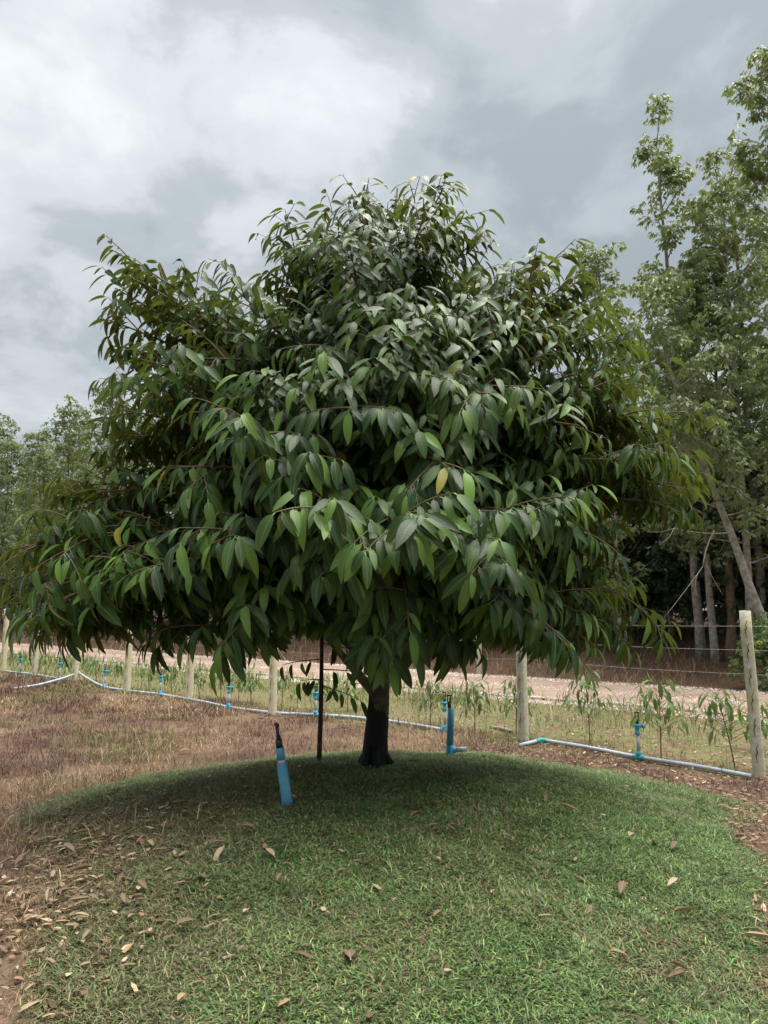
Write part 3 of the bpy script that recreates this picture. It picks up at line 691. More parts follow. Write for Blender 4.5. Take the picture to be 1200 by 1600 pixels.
pm = [proto_mesh(k, M_leaf_obj) for k in range(len(PROTO))]
for i in top:
    o = link('leaf', pm[WH[i]], root)
    m4 = np.eye(4); m4[:3, :3] = RM[i] * LS[i]; m4[:3, 3] = LP[i]; o.matrix_basis = Matrix(m4.tolist())

# thin companion stem beside the trunk
b2 = G(498, 1190)
st = thing('durian_sapling', b2, 'thin black stem rising into the crown beside the durian trunk', 'sapling')
topp = at(503, 985, b2[1] - 0.1) - b2
mb = MB(); mb.tube(bez(np.array([0, 0, -0.05]), topp * 0.5 + [0.012, 0, 0], topp, 8), np.linspace(0.021, 0.015, 8), 8, True, 0.12, rs); mb.out('stem', M_stem, st, True)
rs = np.random.default_rng(29)
for (f, dx, L, tl) in ((0.62, -1, 0.16, 0.2), (0.58, 1, 0.34, -0.1), (0.70, 1, 0.4, 0.15), (0.78, -1, 0.3, 0.1), (0.9, 1, 0.4, 0.0)):
    p = topp * f; pt = twig_path(p, (dx, -0.3, tl), L, 0.35, 5)
    mb = MB(); mb.tube(pt, np.linspace(0.005, 0.002, 5), 4, False); mb.out('twig', M_stem, st, True)
    for jn in range(5):
        q_ = pt[1 + jn % 4]; D = norm([dx * 0.35 + rs.normal(0, 0.2), rs.normal(0, 0.3), -0.9]); Rr = leaf_frames(D[None], np.array([[dx * 0.5, -0.9, 0.4]]))[0]
        o = link('leaf', pm[int(rs.integers(0, 5))], st); s_ = rs.uniform(0.13, 0.17)
        m4 = np.eye(4); m4[:3, :3] = Rr * s_; m4[:3, 3] = q_; o.matrix_basis = Matrix(m4.tolist())

# ------------------------------------------------------------------ fallen leaves
dm = [proto_mesh(k, M_dryleaf, 'fallen_leaf', [leaf_proto(0.30, 0.10, 0.35, 0.06, 0.12, 6), leaf_proto(0.26, -0.18, 0.5, -0.08, 0.15, 6, 0.3), leaf_proto(0.34, 0.2, 0.25, 0.05, 0.1, 6, -0.3), leaf_proto(0.2, -0.1, 1.0, 0.1, 0.1, 6, 0.5)]) for k in range(4)]
def fallen(x, y, s, rz, label, group, k):
    z = hz1(x, y)
    o = link('fallen_leaf', dm[k]); o.location = (x, y, z + 0.018 + (0.02 if k in (1, 3) else 0.025)); s *= 0.68; o.scale = (s, s, s)
    e = 0.05; gxs = (hz1(x + e, y) - hz1(x - e, y)) / (2 * e); gys = (hz1(x, y + e) - hz1(x, y - e)) / (2 * e)
    nrm = Vector((-gxs, -gys, 1)).normalized()
    o.rotation_mode = 'QUATERNION'
    o.rotation_quaternion = nrm.to_track_quat('Z', 'Y') @ Matrix.Rotation(rz, 3, 'Z').to_quaternion() @ Matrix.Rotation(rs.normal(0, 0.12), 3, 'X').to_quaternion()
    tag(o, label, 'leaf', group)
MOUND_L = 'curled brown dead leaf lying on the mown grass mound'; LIT_L = 'brown dead leaf in the litter patch at the mound edge'
SOIL_L = 'dead leaf lying on the bare brown soil beside the mound'
spots = [(548, 1522, 0.19), (430, 1352, 0.15), (640, 1290, 0.14), (870, 1268, 0.2), (990, 1312, 0.17), (1025, 1330, 0.15), (1058, 1328, 0.16), (975, 1392, 0.17), (1060, 1386, 0.14), (1155, 1472, 0.19), (1050, 1440, 0.14), (320, 1386, 0.15), (400, 1306, 0.14), (350, 1335, 0.17), (465, 1258, 0.2), (205, 1318, 0.18),
 (1075, 1535, 0.13), (1045, 1520, 0.11), (950, 1505, 0.11), (280, 1180, 0.2), (700, 1300, 0.1), (820, 1215, 0.13), (760, 1190, 0.16), (440, 1380, 0.1), (490, 1100 + 130, 0.1), (610, 1250, 0.1), (1000, 1250, 0.12), (690, 1440, 0.09), (420, 1240, 0.12)]
for (a_, b_, s_) in spots:
    p = G(a_, b_); fallen(p[0], p[1], s_, rs.uniform(0, 6.28), MOUND_L, 'dead leaves on the mound', int(rs.integers(0, 4)))
for i in range(62):
    a_ = rs.normal(95, 85); b_ = rs.normal(1370, 75)
    if not (2 < a_ < 330 and 1275 < b_ < 1590): continue
    p = G(a_, b_); fallen(p[0], p[1], rs.uniform(0.08, 0.17), rs.uniform(0, 6.28), LIT_L, 'dead leaves in the litter patch', int(rs.integers(0, 4)))
for i in range(26):
    a_ = rs.uniform(880, 1195); b_ = 1180 + (a_ - 820) * 0.33 + rs.uniform(0, 75)
    p = G(a_, b_)
    if float(mound_mask(p[0], p[1])) > 0.4: continue
    fallen(p[0], p[1], rs.uniform(0.07, 0.15), rs.uniform(0, 6.28), SOIL_L, 'dead leaves on the bare soil', int(rs.integers(0, 4)))
for i in range(26):
    a_ = rs.uniform(150, 1000); b_ = rs.uniform(1175, 1330)
    p = G(a_, b_)
    if float(mound_mask(p[0], p[1])) < 0.5: continue
    fallen(p[0], p[1], rs.uniform(0.05, 0.12), rs.uniform(0, 6.28), MOUND_L, 'dead leaves on the mound', int(rs.integers(0, 4)))

# ------------------------------------------------------------------ fence posts and wire
posts_px = [(1187, 1218, 'pale concrete fence post with wire ties and soil clods, at the pipe end', -1.4), (818, 1158, 'grey-green concrete fence post with one yellowed edge beside the pipe elbow', -0.3),
            (600, 1137, 'concrete fence post hidden behind the durian trunk', 0.5), (425, 1118, 'first yellowish concrete fence post along the pipe past the thin black stem', 0.6), (296, 1095, 'second yellowish concrete fence post along the pipe past the thin black stem', 0), (198, 1082, 'third yellowish concrete fence post along the pipe past the thin black stem', 0.6), (117, 1067, 'yellowish concrete fence post that the bent pipe leans on', 0), (54, 1057, 'yellowish concrete fence post next after the one the bent pipe leans on', 0.4), (5, 1050, 'last yellowish concrete fence post where the short pipe run begins', 0)]
WIRE_H = [1.36, 1.14, 0.92, 0.70, 0.48, 0.24]
ang_f = math.atan2(FU[1], FU[0])
pos_list = []
def bev_post(h, w, seed):
    r_ = np.random.default_rng(seed); zs = np.linspace(-0.12, h, 9); c = 0.014; V = []
    for z in zs:
        k = w / 2 * (1 - 0.03 * z); ox, oy = r_.normal(0, 0.0022, 2)
        for (a, b) in ((1, -1), (1, 1), (-1, 1), (-1, -1)):
            for (ca, cb) in (((a * k, b * (k - c)), (a * (k - c), b * k)) if (a * b < 0) == False else ((a * (k - c), b * k), (a * k, b * (k - c)))):
                V.append((ca + ox + r_.normal(0, 0.001), cb + oy + r_.normal(0, 0.001), z + (r_.normal(0, 0.003) if z == zs[-1] else 0)))
    n = 8; Vn = []
    for i in range(len(zs)):
        ring = V[i * n:(i + 1) * n]; ring.sort(key=lambda p: math.atan2(p[1], p[0])); Vn += ring
    k = np.arange(n); k2 = (k + 1) % n; F4 = np.concatenate([np.stack([i * n + k, i * n + k2, (i + 1) * n + k2, (i + 1) * n + k], 1) for i in range(len(zs) - 1)])
    Vn.append((0, 0, h + 0.004)); t = (len(zs) - 1) * n
    return np.array(Vn), np.stack([t + k, t + k2, np.full(n, len(Vn) - 1)], 1), F4
for i, (a_, b_, lab, tilt) in enumerate(posts_px):
    p = G(a_, b_)
    if i == 2:
        p = (pos_list[1] + G(425, 1118)) / 2; p[2] = hz1(p[0], p[1])
    pos_list.append(p)
    o = thing('fence_post', p, lab or 'pale yellow concrete fence post beside the ground pipe and the dead grass', 'fence post', 'concrete posts of the wire fence', ang_f + (0.25 if i != 1 else 0.05))
    o.rotation_euler = (Matrix.Rotation(R(tilt), 3, 'Y') @ Matrix.Rotation(ang_f + 0.25 * (i != 1), 3, 'Z')).to_euler()
    V, F3, F4 = bev_post(1.5 + 0.03 * math.sin(i * 5), 0.102, 40 + i)
    build('shaft', V, [F3, F4], M_post if i < 2 else M_post_cream, o)
    for h_ in WIRE_H:
        for sgn in (1,):
            mb = MB(); w = 0.053
            zz_ = h_ + rs.normal(0, 0.006)
            k = 1 if True else -1
            mb.tube([(-0.012, w, zz_ + 0.07), (0.004, w + 0.004, zz_ + 0.03), (-0.004, w + 0.008, zz_), (0.012, w + 0.006, zz_ - 0.03), (0.004, w, zz_ - 0.09)], [0.0022, 0.003, 0.0055, 0.003, 0.0018], 4)
            mb.out('wire_tie', M_tie, o)
for i in (0, 3, 4, 5, 6):
    p = pos_list[i]
    o = thing('soil_heap', p, 'heap of brown soil clods at the foot of the post by the pipe end' if i == 0 else 'small heap of soil clods at the ' + {3: 'first', 4: 'second', 5: 'third', 6: 'fourth'}[i] + ' post past the black stem', 'soil heap', None if i == 0 else 'soil heaps at the fence posts'); r_ = np.random.default_rng(60 + i)
    for j in range(14):
        mb = MB()
        c = np.array([r_.normal(0, 0.11), r_.normal(-0.05, 0.09), 0.0]); rr = r_.uniform(0.02, 0.05)
        pts = np.array([c + [0, 0, -0.02], c + [0, 0, 0.005], c + [0.01, 0, rr * 0.6], c + [0, 0, rr * 0.95]])
        mb.tube(pts, [rr, rr * 1.1, rr * 0.8, rr * 0.25], 6, True, 0.5, r_)
        mb.out('soil_clod', M_clod, o)
# wires run past the far face of every post, and on past the end of the row
far_n = np.array([FN[0], FN[1], 0])
ext = [pos_list[0] + (pos_list[0] - pos_list[1]) * 1.1]; ext[0][2] = hz1(ext[0][0], ext[0][1])
endp = pos_list[-1] + (pos_list[-1] - pos_list[-2]) * 1.0; endp[2] = hz1(endp[0], endp[1])
chain = ext + pos_list + [endp]
names_h = ['topmost', 'second', 'third', 'fourth', 'fifth', 'lowest']
for wi, h_ in enumerate(WIRE_H):
    pts = []
    for a_, b_ in zip(chain[:-1], chain[1:]):
        for t in np.linspace(0, 1, 9)[:-1]:
            pp = a_ * (1 - t) + b_ * t; pts.append(pp + far_n * 0.066 + [0, 0, h_ - 0.02 * math.sin(math.pi * t)])
    pts.append(chain[-1] + far_n * 0.066 + [0, 0, h_])
    pts = np.array(pts); mb = MB(); mb.tube(pts, 0.0016, 4)
    seg = np.linalg.norm(np.diff(pts, axis=0), axis=1); cum = np.concatenate([[0], np.cumsum(seg)])
    for dd in np.arange(0.05, cum[-1], 0.14):
        c = np.array([np.interp(dd, cum, pts[:, k]) for k in range(3)])
        v = np.array([rs.normal(0, 0.5), rs.normal(0, 0.5), 1]) * 0.014
        mb.tube([c - v, c + v], [0.0012, 0.0012], 3, False)
    o = mb.out('barbed_wire', M_wire); tag(o, f'{names_h[wi]} strand of barbed wire counted down from the tops of the fence posts', 'barbed wire', 'barbed wire strands of the fence')

# ------------------------------------------------------------------ irrigation pipes and sprinklers
def pipe(name, pix, r, mat, label, cat='pipe', group=None, lift=None, nsub=6):
    P = [];
    for j, e in enumerate(pix):
        p = G(e[0], e[1]) if len(e) == 2 else e[2](e)
        p = p + [0, 0, r + 0.012]; P.append(p)
    if lift:
        for j, dz in lift.items(): P[j] = P[j] + [0, 0, dz]
    pts = []
    for a_, b_ in zip(P[:-1], P[1:]):
        for t in np.linspace(0, 1, nsub)[:-1]: pts.append(a_ * (1 - t) + b_ * t)
    pts.append(P[-1]); pts = np.array(pts)
    if len(pts) > 8:
        k = np.array([1, 2, 3, 2, 1.0]); k /= k.sum()
        sm = pts.copy()
        for c in range(3): sm[2:-2, c] = np.convolve(pts[:, c], k, 'valid')
        pts = sm
    root_ = thing(name, P[0], label, cat, group)
    mb = MB(); mb.tube(pts - P[0], r, 8); mb.out('tube', mat, root_, True)
    return root_, P, pts
rp, P1, _ = pipe('irrigation_pipe', [(1174, 1219), (1090, 1203), (998, 1189), (920, 1173), (846, 1161)], 0.021, M_pvc_grey, 'grey plastic pipe on the soil ending at the clod-covered post foot')
def joint(parent, P0, a_, b_, r, mat, nm):
    a_ = np.asarray(a_) - P0; b_ = np.asarray(b_) - P0; mb = MB(); mb.tube([a_, a_ * 0.98 + b_ * 0.02, b_ * 0.98 + a_ * 0.02, b_], [r, r, r, r], 10); mb.out(nm, mat, parent, True)
e1 = P1[-1]; e2 = G(812, 1168) + [0, 0, 0.02]
mb = MB(); mb.tube([e1 - P1[0], e2 - P1[0]], 0.021, 8); mb.out('tube', M_pvc_grey, rp, True)
joint(rp, P1[0], e1 + (P1[-2] - e1) * 0.11, e1 + (e2 - e1) * 0.05, 0.029, M_teal, 'elbow')
joint(rp, P1[0], e1 + (e2 - e1) * 0.25, e1 - (e2 - e1) * 0.02, 0.028, M_teal, 'elbow')
lp, P2, _ = pipe('irrigation_pipe', [(695, 1146), (655, 1138), (610, 1131), (545, 1124), (493, 1121), (425, 1118), (357, 1109), (318, 1100), (296, 1096), (250, 1088), (205, 1083), (163, 1077), (140, 1070), (122, 1066.5)], 0.023, M_pvc_grey, 'long pale plastic pipe snaking along the fence behind the durian trunk', lift={13: 0.17, 12: 0.06})
pk = P2[-1]
bp, P3, _ = pipe('irrigation_pipe', [(122, 1066.5), (100, 1069), (60, 1075), (22, 1079)], 0.023, M_pvc_grey, 'pale plastic pipe sloping from the bend at the yellowish post into dead grass', lift={0: 0.17, 1: 0.09, 2: 0.02})
joint(bp, P3[0], P3[0] + (P3[1] - P3[0]) * 0.12, P3[0] - (P3[1] - P3[0]) * 0.06, 0.031, M_fit_blue, 'elbow')
fp, P4, _ = pipe('irrigation_pipe', [(8, 1051), (54, 1056), (92, 1063)], 0.023, M_pvc_grey, 'short pale plastic pipe run past the last posts, ending at a small sprinkler')
def riser(p, h, label, big=False, group='small sprinkler risers on the fence pipe'):
    o = thing('sprinkler', p, label, 'sprinkler', group)
    ax = np.array([FU[0], FU[1], 0]) * 0.055
    mb = MB(); mb.tube([-ax, -ax * 0.95, ax * 0.95, ax], 0.032, 10); mb.tube([(0, 0, 0), (0, 0, 0.06)], 0.03, 10); mb.tube([(0, 0, -0.035), (0, 0, 0.0)], 0.02, 6); mb.out('tee', M_fit_blue if not big else M_teal, o, True)
    mb = MB(); mb.tube([(0, 0, 0.05), (0.003, 0, h * 0.7)], 0.017, 8); mb.out('riser_tube', M_clear, o, True)
    mb = MB(); z = h * 0.66
    mb.tube([(0, 0, z), (0, 0, z + 0.025), (0, 0, z + 0.03), (0, 0, z + 0.075), (0, 0, z + 0.08), (0, 0, z + 0.105)], [0.026, 0.026, 0.021, 0.021, 0.03, 0.03], 10)
    vv = mb.out('valve', M_fit_blue, o, True)
    mb = MB(); mb.tube([(-0.048, 0, z + 0.085), (0.052, 0, z + 0.085)], 0.013, 6); mb.box((0.055, 0, z + 0.085), (0.012, 0.03, 0.04)); mb.out('valve_handle', M_fit_blue, vv)
    head(o, z + 0.105, 0.85)
    return o
def head(o, z, s):
    mb = MB(); mb.tube([(0, 0, z), (0, 0, z + 0.002), (0, 0, z + 0.046 * s), (0, 0, z + 0.048 * s), (0, 0, z + 0.065 * s)], np.array([0.017, 0.021, 0.020, 0.014, 0.014]) * s, 10)
    b0 = z + 0.065 * s
    mb.tube([(-0.016 * s, 0, b0 - 0.012 * s), (-0.02 * s, 0, b0 + 0.02 * s), (-0.018 * s, 0, b0 + 0.062 * s)], 0.0065 * s, 5)
    mb.tube([(0.016 * s, 0, b0 - 0.012 * s), (0.02 * s, 0, b0 + 0.02 * s), (0.018 * s, 0, b0 + 0.062 * s)], 0.0065 * s, 5)
    mb.box((0, 0, b0 - 0.008 * s), (0.044 * s, 0.013 * s, 0.011 * s)); mb.box((0, 0, b0 + 0.066 * s), (0.054 * s, 0.018 * s, 0.015 * s))
    hd = mb.out('sprinkler_head', M_black, o)
    mb = MB(); mb.tube([(0, 0, b0), (0.006 * s, 0, b0 + 0.03 * s), (0.012 * s, 0, b0 + 0.035 * s)], [0.004 * s, 0.007 * s, 0.005 * s], 6); mb.out('spinner', M_black, hd)
def near(pts, px):
    return min(pts, key=lambda p: abs(project(np.array(p))[0] - px))
riser(P1[2], 0.335, 'blue-valved sprinkler on the grey pipe between elbow and clod-covered post', True)
riser(P2[0], 0.36, 'small sprinkler at the pipe end beside the blue upright tube with side stub')
riser(P2[4], 0.33, 'small sprinkler standing on the pipe right behind the thin black stem')
riser(P2[6], 0.33, 'small blue sprinkler between first and second yellowish posts past the black stem')
riser(P2[9], 0.33, 'small blue sprinkler between second and third yellowish posts past the black stem')
riser(P2[11], 0.33, 'small blue sprinkler beside the post that the bent pipe leans on')
riser(P4[2], 0.36, 'small blue sprinkler at the joint of the two pipe runs')
riser(G(30, 1054) + [0, 0, 0.03], 0.36, 'small blue sprinkler on the short pipe run past the last posts')
# two big blue tubes on the mound
p = G(449, 1257); topv = at(437, 1168, p[1] - 0.02) - p
o = thing('sprinkler', p, 'large leaning blue plastic tube with black sprinkler head on the mound', 'sprinkler', 'large blue sprinklers on the mound')
ax = topv / np.linalg.norm(topv); L = np.linalg.norm(topv)
q_ = Vector(ax).to_track_quat('Z', 'Y'); o.rotation_mode = 'QUATERNION'; o.rotation_quaternion = q_
mb = MB(); mb.tube([(0, 0, -0.04), (0, 0, 0), (0, 0, L * 0.72), (0, 0, L * 0.725)], [0.033, 0.033, 0.031, 0.027], 16); mb.out('tube', M_pvc_blue, o, True)
mb = MB(); mb.tube([(0, 0, L * 0.725), (0, 0, L * 0.79)], 0.0235, 12); mb.out('collar', M_clear, o, True)
mb = MB(); mb.tube([(0, 0, L * 0.785), (0, 0, L * 0.79), (0, 0, L), (0, 0, L * 1.003)], [0.023, 0.026, 0.026, 0.022], 12); mb.out('socket', M_pvc_blue, o, True)
head(o, L, 1.05)
p = G(703, 1181); topv = at(705, 1106, p[1]) - p; L = topv[2]
o = thing('sprinkler', p, 'upright blue plastic tube with grey side stub and sprinkler head on the mound', 'sprinkler', 'large blue sprinklers on the mound')
mb = MB(); mb.tube([(0, 0, 0.06), (topv[0], 0, L)], 0.029, 14); mb.out('tube', M_pvc_blue, o, True)
mb = MB(); mb.tube([(0, 0, -0.03), (0, 0, 0), (0, 0, 0.09)], 0.034, 12); mb.tube([(0, 0, 0.045), (0.05, 0.0, 0.05)], 0.026, 10); mb.out('tee', M_fit_blue, o, True)
mb = MB(); mb.tube([(0.045, 0.0, 0.05), (0.14, 0.02, 0.052)], 0.021, 10); mb.out('side_stub', M_pvc_grey, o, True)
head(o, L, 0.8)
# pale stick and a cut pipe piece on the weeds
a_, b_ = G(766, 1138), G(800, 1146)
mb = MB(); mb.tube([a_ * 0 + [0, 0, 0.02], (b_ - a_) * 0.5 + [0, 0, 0.028], b_ - a_ + [0, 0, 0.02]], [0.016, 0.02, 0.017], 7, True, 0.2, rs)
o = mb.out('cut_stick', M_dead, None, True); o.location = a_; tag(o, 'pale cut stick lying on the weeds beside the grey-green post', 'stick')

# ------------------------------------------------------------------ saplings along the fence
SPROTO = [leaf_proto(0.27, 0.25, 0.15, 0.03, 0.12, 4), leaf_proto(0.3, 0.4, 0.2, -0.05, 0.12, 4)]
sm = [proto_mesh(k, M_sap_obj, 'leaf', SPROTO) for k in range(2)]
SPX = 0
def sapling(px_, py_, hpx, label, near_):
    p = G(px_, py_); h = hpx / FPX * p[1] * 1.02
    o = thing('planted_sapling', p, label, 'sapling', 'saplings planted along the fence')
    lean = rs.normal(0, 0.06, 2)
    pts = bez(np.array([0, 0, -0.03]), np.array([lean[0] * 0.3, lean[1] * 0.3, h * 0.5]), np.array([lean[0] * h - 0.03, lean[1], h]), 9)
    mb = MB(); mb.tube(pts, np.linspace(0.0075, 0.003, 9), 5)
    P, D, NN = [], [], []
    n = 32 if near_ else 24
    for j in range(n):
        f = 0.36 + 0.64 * (j / (n - 1)); k = f * 8; i0 = min(7, int(k)); q_ = pts[i0] + (pts[i0 + 1] - pts[i0]) * (k - i0)
        a = j * 2.4 + rs.normal(0, 0.3); L = h * 0.34 * (1.2 - f) + 0.05
        e = q_ + np.array([math.cos(a) * L, math.sin(a) * L, L * 0.55])
        mb.tube([q_, q_ * 0.5 + e * 0.5 + [0, 0, 0.01], e], [0.003, 0.0025, 0.002], 3, False)
        for m_ in range(2):
            P.append(e if m_ == 0 else q_ * 0.45 + e * 0.55); D.append([math.cos(a + m_) * 0.5, math.sin(a + m_) * 0.5, -0.3 + rs.normal(0, 0.35)]); NN.append([math.cos(a + m_), math.sin(a + m_), 0.7])
    mb.out('stem', M_twig, o, True)
    P = np.array(P); Rm = leaf_frames(np.array(D), np.array(NN)); S = rs.uniform(0.11, 0.17, len(P)) * (0.8 + 0.25 * h); wh = rs.integers(0, 2, len(P))
    if near_:
        for i in range(len(P)):
            l = link('leaf', sm[wh[i]], o); m4 = np.eye(4); m4[:3, :3] = Rm[i] * S[i]; m4[:3, 3] = P[i]; l.matrix_basis = Matrix(m4.tolist())
    else:
        leaf_mass('foliage', P, Rm, S, wh, rs.random(len(P)), M_sap, o, SPROTO)['kind'] = 'stuff'
sapling(1033, 1192, 118, 'leafy sapling with drooping leaves just past the blue-valved sprinkler', True)
sapling(1150, 1205, 112, 'leafy sapling with yellowing tip next to the clod-covered fence post', True)
sapling(922, 1162, 100, 'leafy sapling between pipe elbow and blue-valved sprinkler', True)
sapling(742, 1148, 76, 'leafy sapling in the weeds beside the cut stick', True)
sapling(806, 1150, 80, 'leafy sapling half hidden by the grey-green post', True)
sapling(672, 1135, 66, 'leafy sapling in the weeds behind the upright blue tube', False)
sapling(543, 1112, 50, 'leafy sapling in the weeds between thin stem and durian trunk', False)
FAR = 'small drooping sapling in the weeds between the yellowish fence posts'
for (a_, b_, h_) in ((440, 1108, 52), (392, 1100, 50), (372, 1098, 46), (345, 1094, 44), (312, 1088, 40), (268, 1082, 38), (232, 1078, 36), (180, 1070, 34), (150, 1066, 32), (132, 1064, 34), (100, 1060, 30), (72, 1056, 32), (40, 1052, 30), (22, 1049, 26), (505, 1110, 44), (1190, 1175, 70)):
    if a_ > 1100: sapling(a_, b_, h_, 'small sapling in the gravelly weeds past the clod-covered post', False)
    else: sapling(a_, b_, h_, FAR, False)

# ------------------------------------------------------------------ rubber plantation
def leaflets(P, D, S, rr):
    """folded four-vertex leaflets: two triangles each"""
    D = norm(D); up = np.array([0, 0, 1.0]) + rr.normal(0, 0.7, D.shape)
    X_ = norm(np.cross(D, up)); Z_ = np.cross(X_, D); s = S[:, None]
    V = np.stack([P, P + D * s * 0.5 - X_ * s * 0.2 + Z_ * s * 0.03, P + D * s * 0.97 - Z_ * s * 0.08, P + D * s * 0.5 + X_ * s * 0.2 + Z_ * s * 0.03], 1).reshape(-1, 3)
    b = np.arange(len(P))[:, None] * 4
    F = np.concatenate([b + np.array([0, 2, 1]), b + np.array([0, 3, 2])])
    return V, F
def clusters_to_leaflets(CP_, CD, rr, nleaf=7, size=0.15, pet=0.17):
    n = len(CP_)
    d = norm(rr.normal(0, 1, (n, nleaf, 3)) * [1, 1, 0.55] + CD[:, None] * 0.7 + [0, 0, 0.35])
    e = CP_[:, None] + d * rr.uniform(0.5, 1.15, (n, nleaf, 1)) * pet
    h = norm(d * [1, 1, 0] + 1e-6); sd = np.stack([-h[..., 1], h[..., 0], 0 * h[..., 0]], -1)
    out = []
    tint = np.repeat(np.clip(rr.random(n)[:, None] * 0.6 + rr.random((n, nleaf)) * 0.5, 0, 1)[..., None], 3, 2)
    for k in (-1, 0, 1):
        out.append(h * 0.55 + sd * k * 0.75 + np.array([0, 0, -1.0]) * rr.uniform(0.3, 1.1, (n, nleaf, 1)))
    D = np.stack(out, 2); P = np.repeat(e[:, :, None], 3, 2)
    S = rr.uniform(0.75, 1.2, (n, nleaf, 3)) * size
    V, F = leaflets(P.reshape(-1, 3), D.reshape(-1, 3), S.ravel(), rr)
    return V, F, np.repeat(tint.ravel(), 4)
def make_rubber(seed, H, cb, spread, lean=(0, 0), curve=0.0, r0=0.11, nb=24, nsub=6, mat=None, bark=None, ncl=2, size=0.15, rootname='rubber_tree', top_bias=0.0):
    rr = np.random.default_rng(seed)
    root_ = bpy.data.objects.new(rootname, None); col.objects.link(root_)
    zs = np.linspace(-0.3, H, 15); f = np.clip(zs / H, 0, 1)
    wob = rr.normal(0, 0.03, (15, 2)).cumsum(0) * 0.5
    tp_ = np.stack([lean[0] * (f - curve * f * f) * H + wob[:, 0] * (f > 0.05), lean[1] * f * H + wob[:, 1] * (f > 0.05), zs], 1)
    mb = MB(); mb.tube(tp_, r0 * (1 - 0.9 * f) + 0.006 + 0.03 * np.exp(-f * 40), 9, True, 0.1, rr); tk = mb.out('trunk', bark or M_grey_bark, root_, True)
    CPs, CDs = [], []; lm = MB()
    for i in range(nb):
        t = cb + (1 - cb) * ((i + rr.random()) / nb) ** (0.9 + top_bias)
        p = np.array([np.interp(t, f, tp_[:, k]) for k in range(3)])
        a = i * 2.4 + rr.normal(0, 0.4); rel = (t - cb) / (1 - cb)
        L = spread * (0.45 + 0.75 * math.sin(math.pi * (0.18 + 0.72 * rel))) * rr.uniform(0.6, 1.15)
        el = 0.25 + 0.75 * rel + rr.normal(0, 0.12)
        d = np.array([math.cos(a) * math.cos(el), math.sin(a) * math.cos(el), math.sin(el)])
        mid = p + d * L * 0.55; tip = mid + norm(d + [0, 0, 0.35]) * L * 0.45
        pts = bez(p, mid, tip, 6); lm.tube(pts, np.linspace(0.012 + 0.012 * L * (1 - 0.5 * rel), 0.005, 6), 5, False)
        for j in range(nsub):
            u = 0.3 + 0.7 * (j + rr.random() * 0.7) / nsub; q_ = bez(p, mid, tip, 11)[min(10, int(u * 10))]
            sd = norm(d * 0.6 + rr.normal(0, 0.65, 3) + [0, 0, 0.25]); sl = rr.uniform(0.2, 0.55) * min(1.2, 0.5 + spread * 0.4)
            e = q_ + sd * sl; lm.tube([q_, q_ * 0.5 + e * 0.5 + [0, 0, -0.02], e], [0.007, 0.005, 0.003], 3, False)
            CPs.append(e); CDs.append(sd)
            for _ in range(ncl - 1):
                CPs.append(q_ + sd * sl * rr.uniform(0.3, 0.85) + rr.normal(0, 0.1, 3)); CDs.append(sd)
        CPs.append(tip); CDs.append(norm(tip - mid))
    CPs.append(tp_[-1]); CDs.append(np.array([0, 0, 1.0]))
    lm.out('limbs', bark or M_grey_bark, root_, True)
    V, F, tint = clusters_to_leaflets(np.array(CPs), np.array(CDs), rr, size=size)
    build('crown', V, [F], mat or M_rubber, root_, False, {'rnd': tint})
    return root_
def on_row(px_, c):
    k = (px_ - 600) / FPX; d = c / (FN[0] * k + FN[1]); x_, y_ = k * d, d
    return np.array([x_, y_, hz1(x_, y_)])
def top_h(px_, py_, p):
    return at(px_, py_, p[1])[2] - p[2]
def place(o, p, label, group, rz=0, s=1.0):
    o.location = tuple(p); o.rotation_euler = (0, 0, rz); o.scale = (s, s, s); tag(o, label, 'tree', group)
# trees seen singly at the near end of the plantation
p = on_row(1088, 18.3); place(make_rubber(101, top_h(1062, 222, p), 0.20, 1.05, (-0.03, 0), nb=24, ncl=2), p, 'tall slender rubber tree whose narrow crown stands clear against the clouds', None)
p = on_row(1300, 16.6); place(make_rubber(102, top_h(1235, 110, p), 0.30, 1.15, (-0.04, 0), nb=30, ncl=2), p, 'tallest rubber tree with an open drooping top above its neighbours', None)
p = on_row(1180, 18.8); place(make_rubber(103, top_h(1180, 300, p), 0.16, 1.5, (0.01, 0), nb=25, ncl=2), p, 'rubber tree with yellowish rounded crown between two taller slender ones', None)
p = on_row(960, 21.5); place(make_rubber(104, top_h(935, 405, p), 0.12, 1.15, (-0.02, 0), nb=36), p, 'small rubber tree peeping out just past the durian crown against the sky', None)
# leaning trunk
p = on_row(1222, 16.2); lt = make_rubber(105, 7.6, 0.42, 1.5, (-0.33, 0.10), curve=0.22, r0=0.105, nb=22); place(lt, p, 'leaning rubber tree with pale mottled trunk bending over the bank', None)
dl = MB(); o0 = np.array([-0.9, 0.2, 3.1])
for (a_, b_, r1, r2) in (((-0.95, 0.0, 3.0), (-2.2, -0.25, 3.05), 0.022, 0.014), ((-1.35, -0.1, 3.02), (-1.7, -0.3, 2.3), 0.018, 0.011), ((-1.7, -0.3, 2.3), (-2.55, -0.5, 1.35), 0.011, 0.004), ((-1.62, -0.28, 2.35), (-1.38, -0.4, 1.75), 0.007, 0.003), ((-1.82, -0.32, 2.15), (-1.9, -0.5, 1.7), 0.006, 0.003), ((-2.2, -0.25, 3.05), (-2.55, -0.4, 2.75), 0.010, 0.004), ((-2.2, -0.25, 3.05), (-2.7, -0.1, 3.0), 0.008, 0.003)):
    a_ = np.array(a_); b_ = np.array(b_); dl.tube(bez(a_, (a_ + b_) / 2 + [0.12 * math.sin(r1 * 900), 0.05, 0.12 * math.cos(r2 * 700)], b_, 6), np.linspace(r1 * 0.75, r2 * 0.75, 6), 5)
dl.out('dead_limb', M_dead, lt, True)['label'] = 'bare dead grey limb'
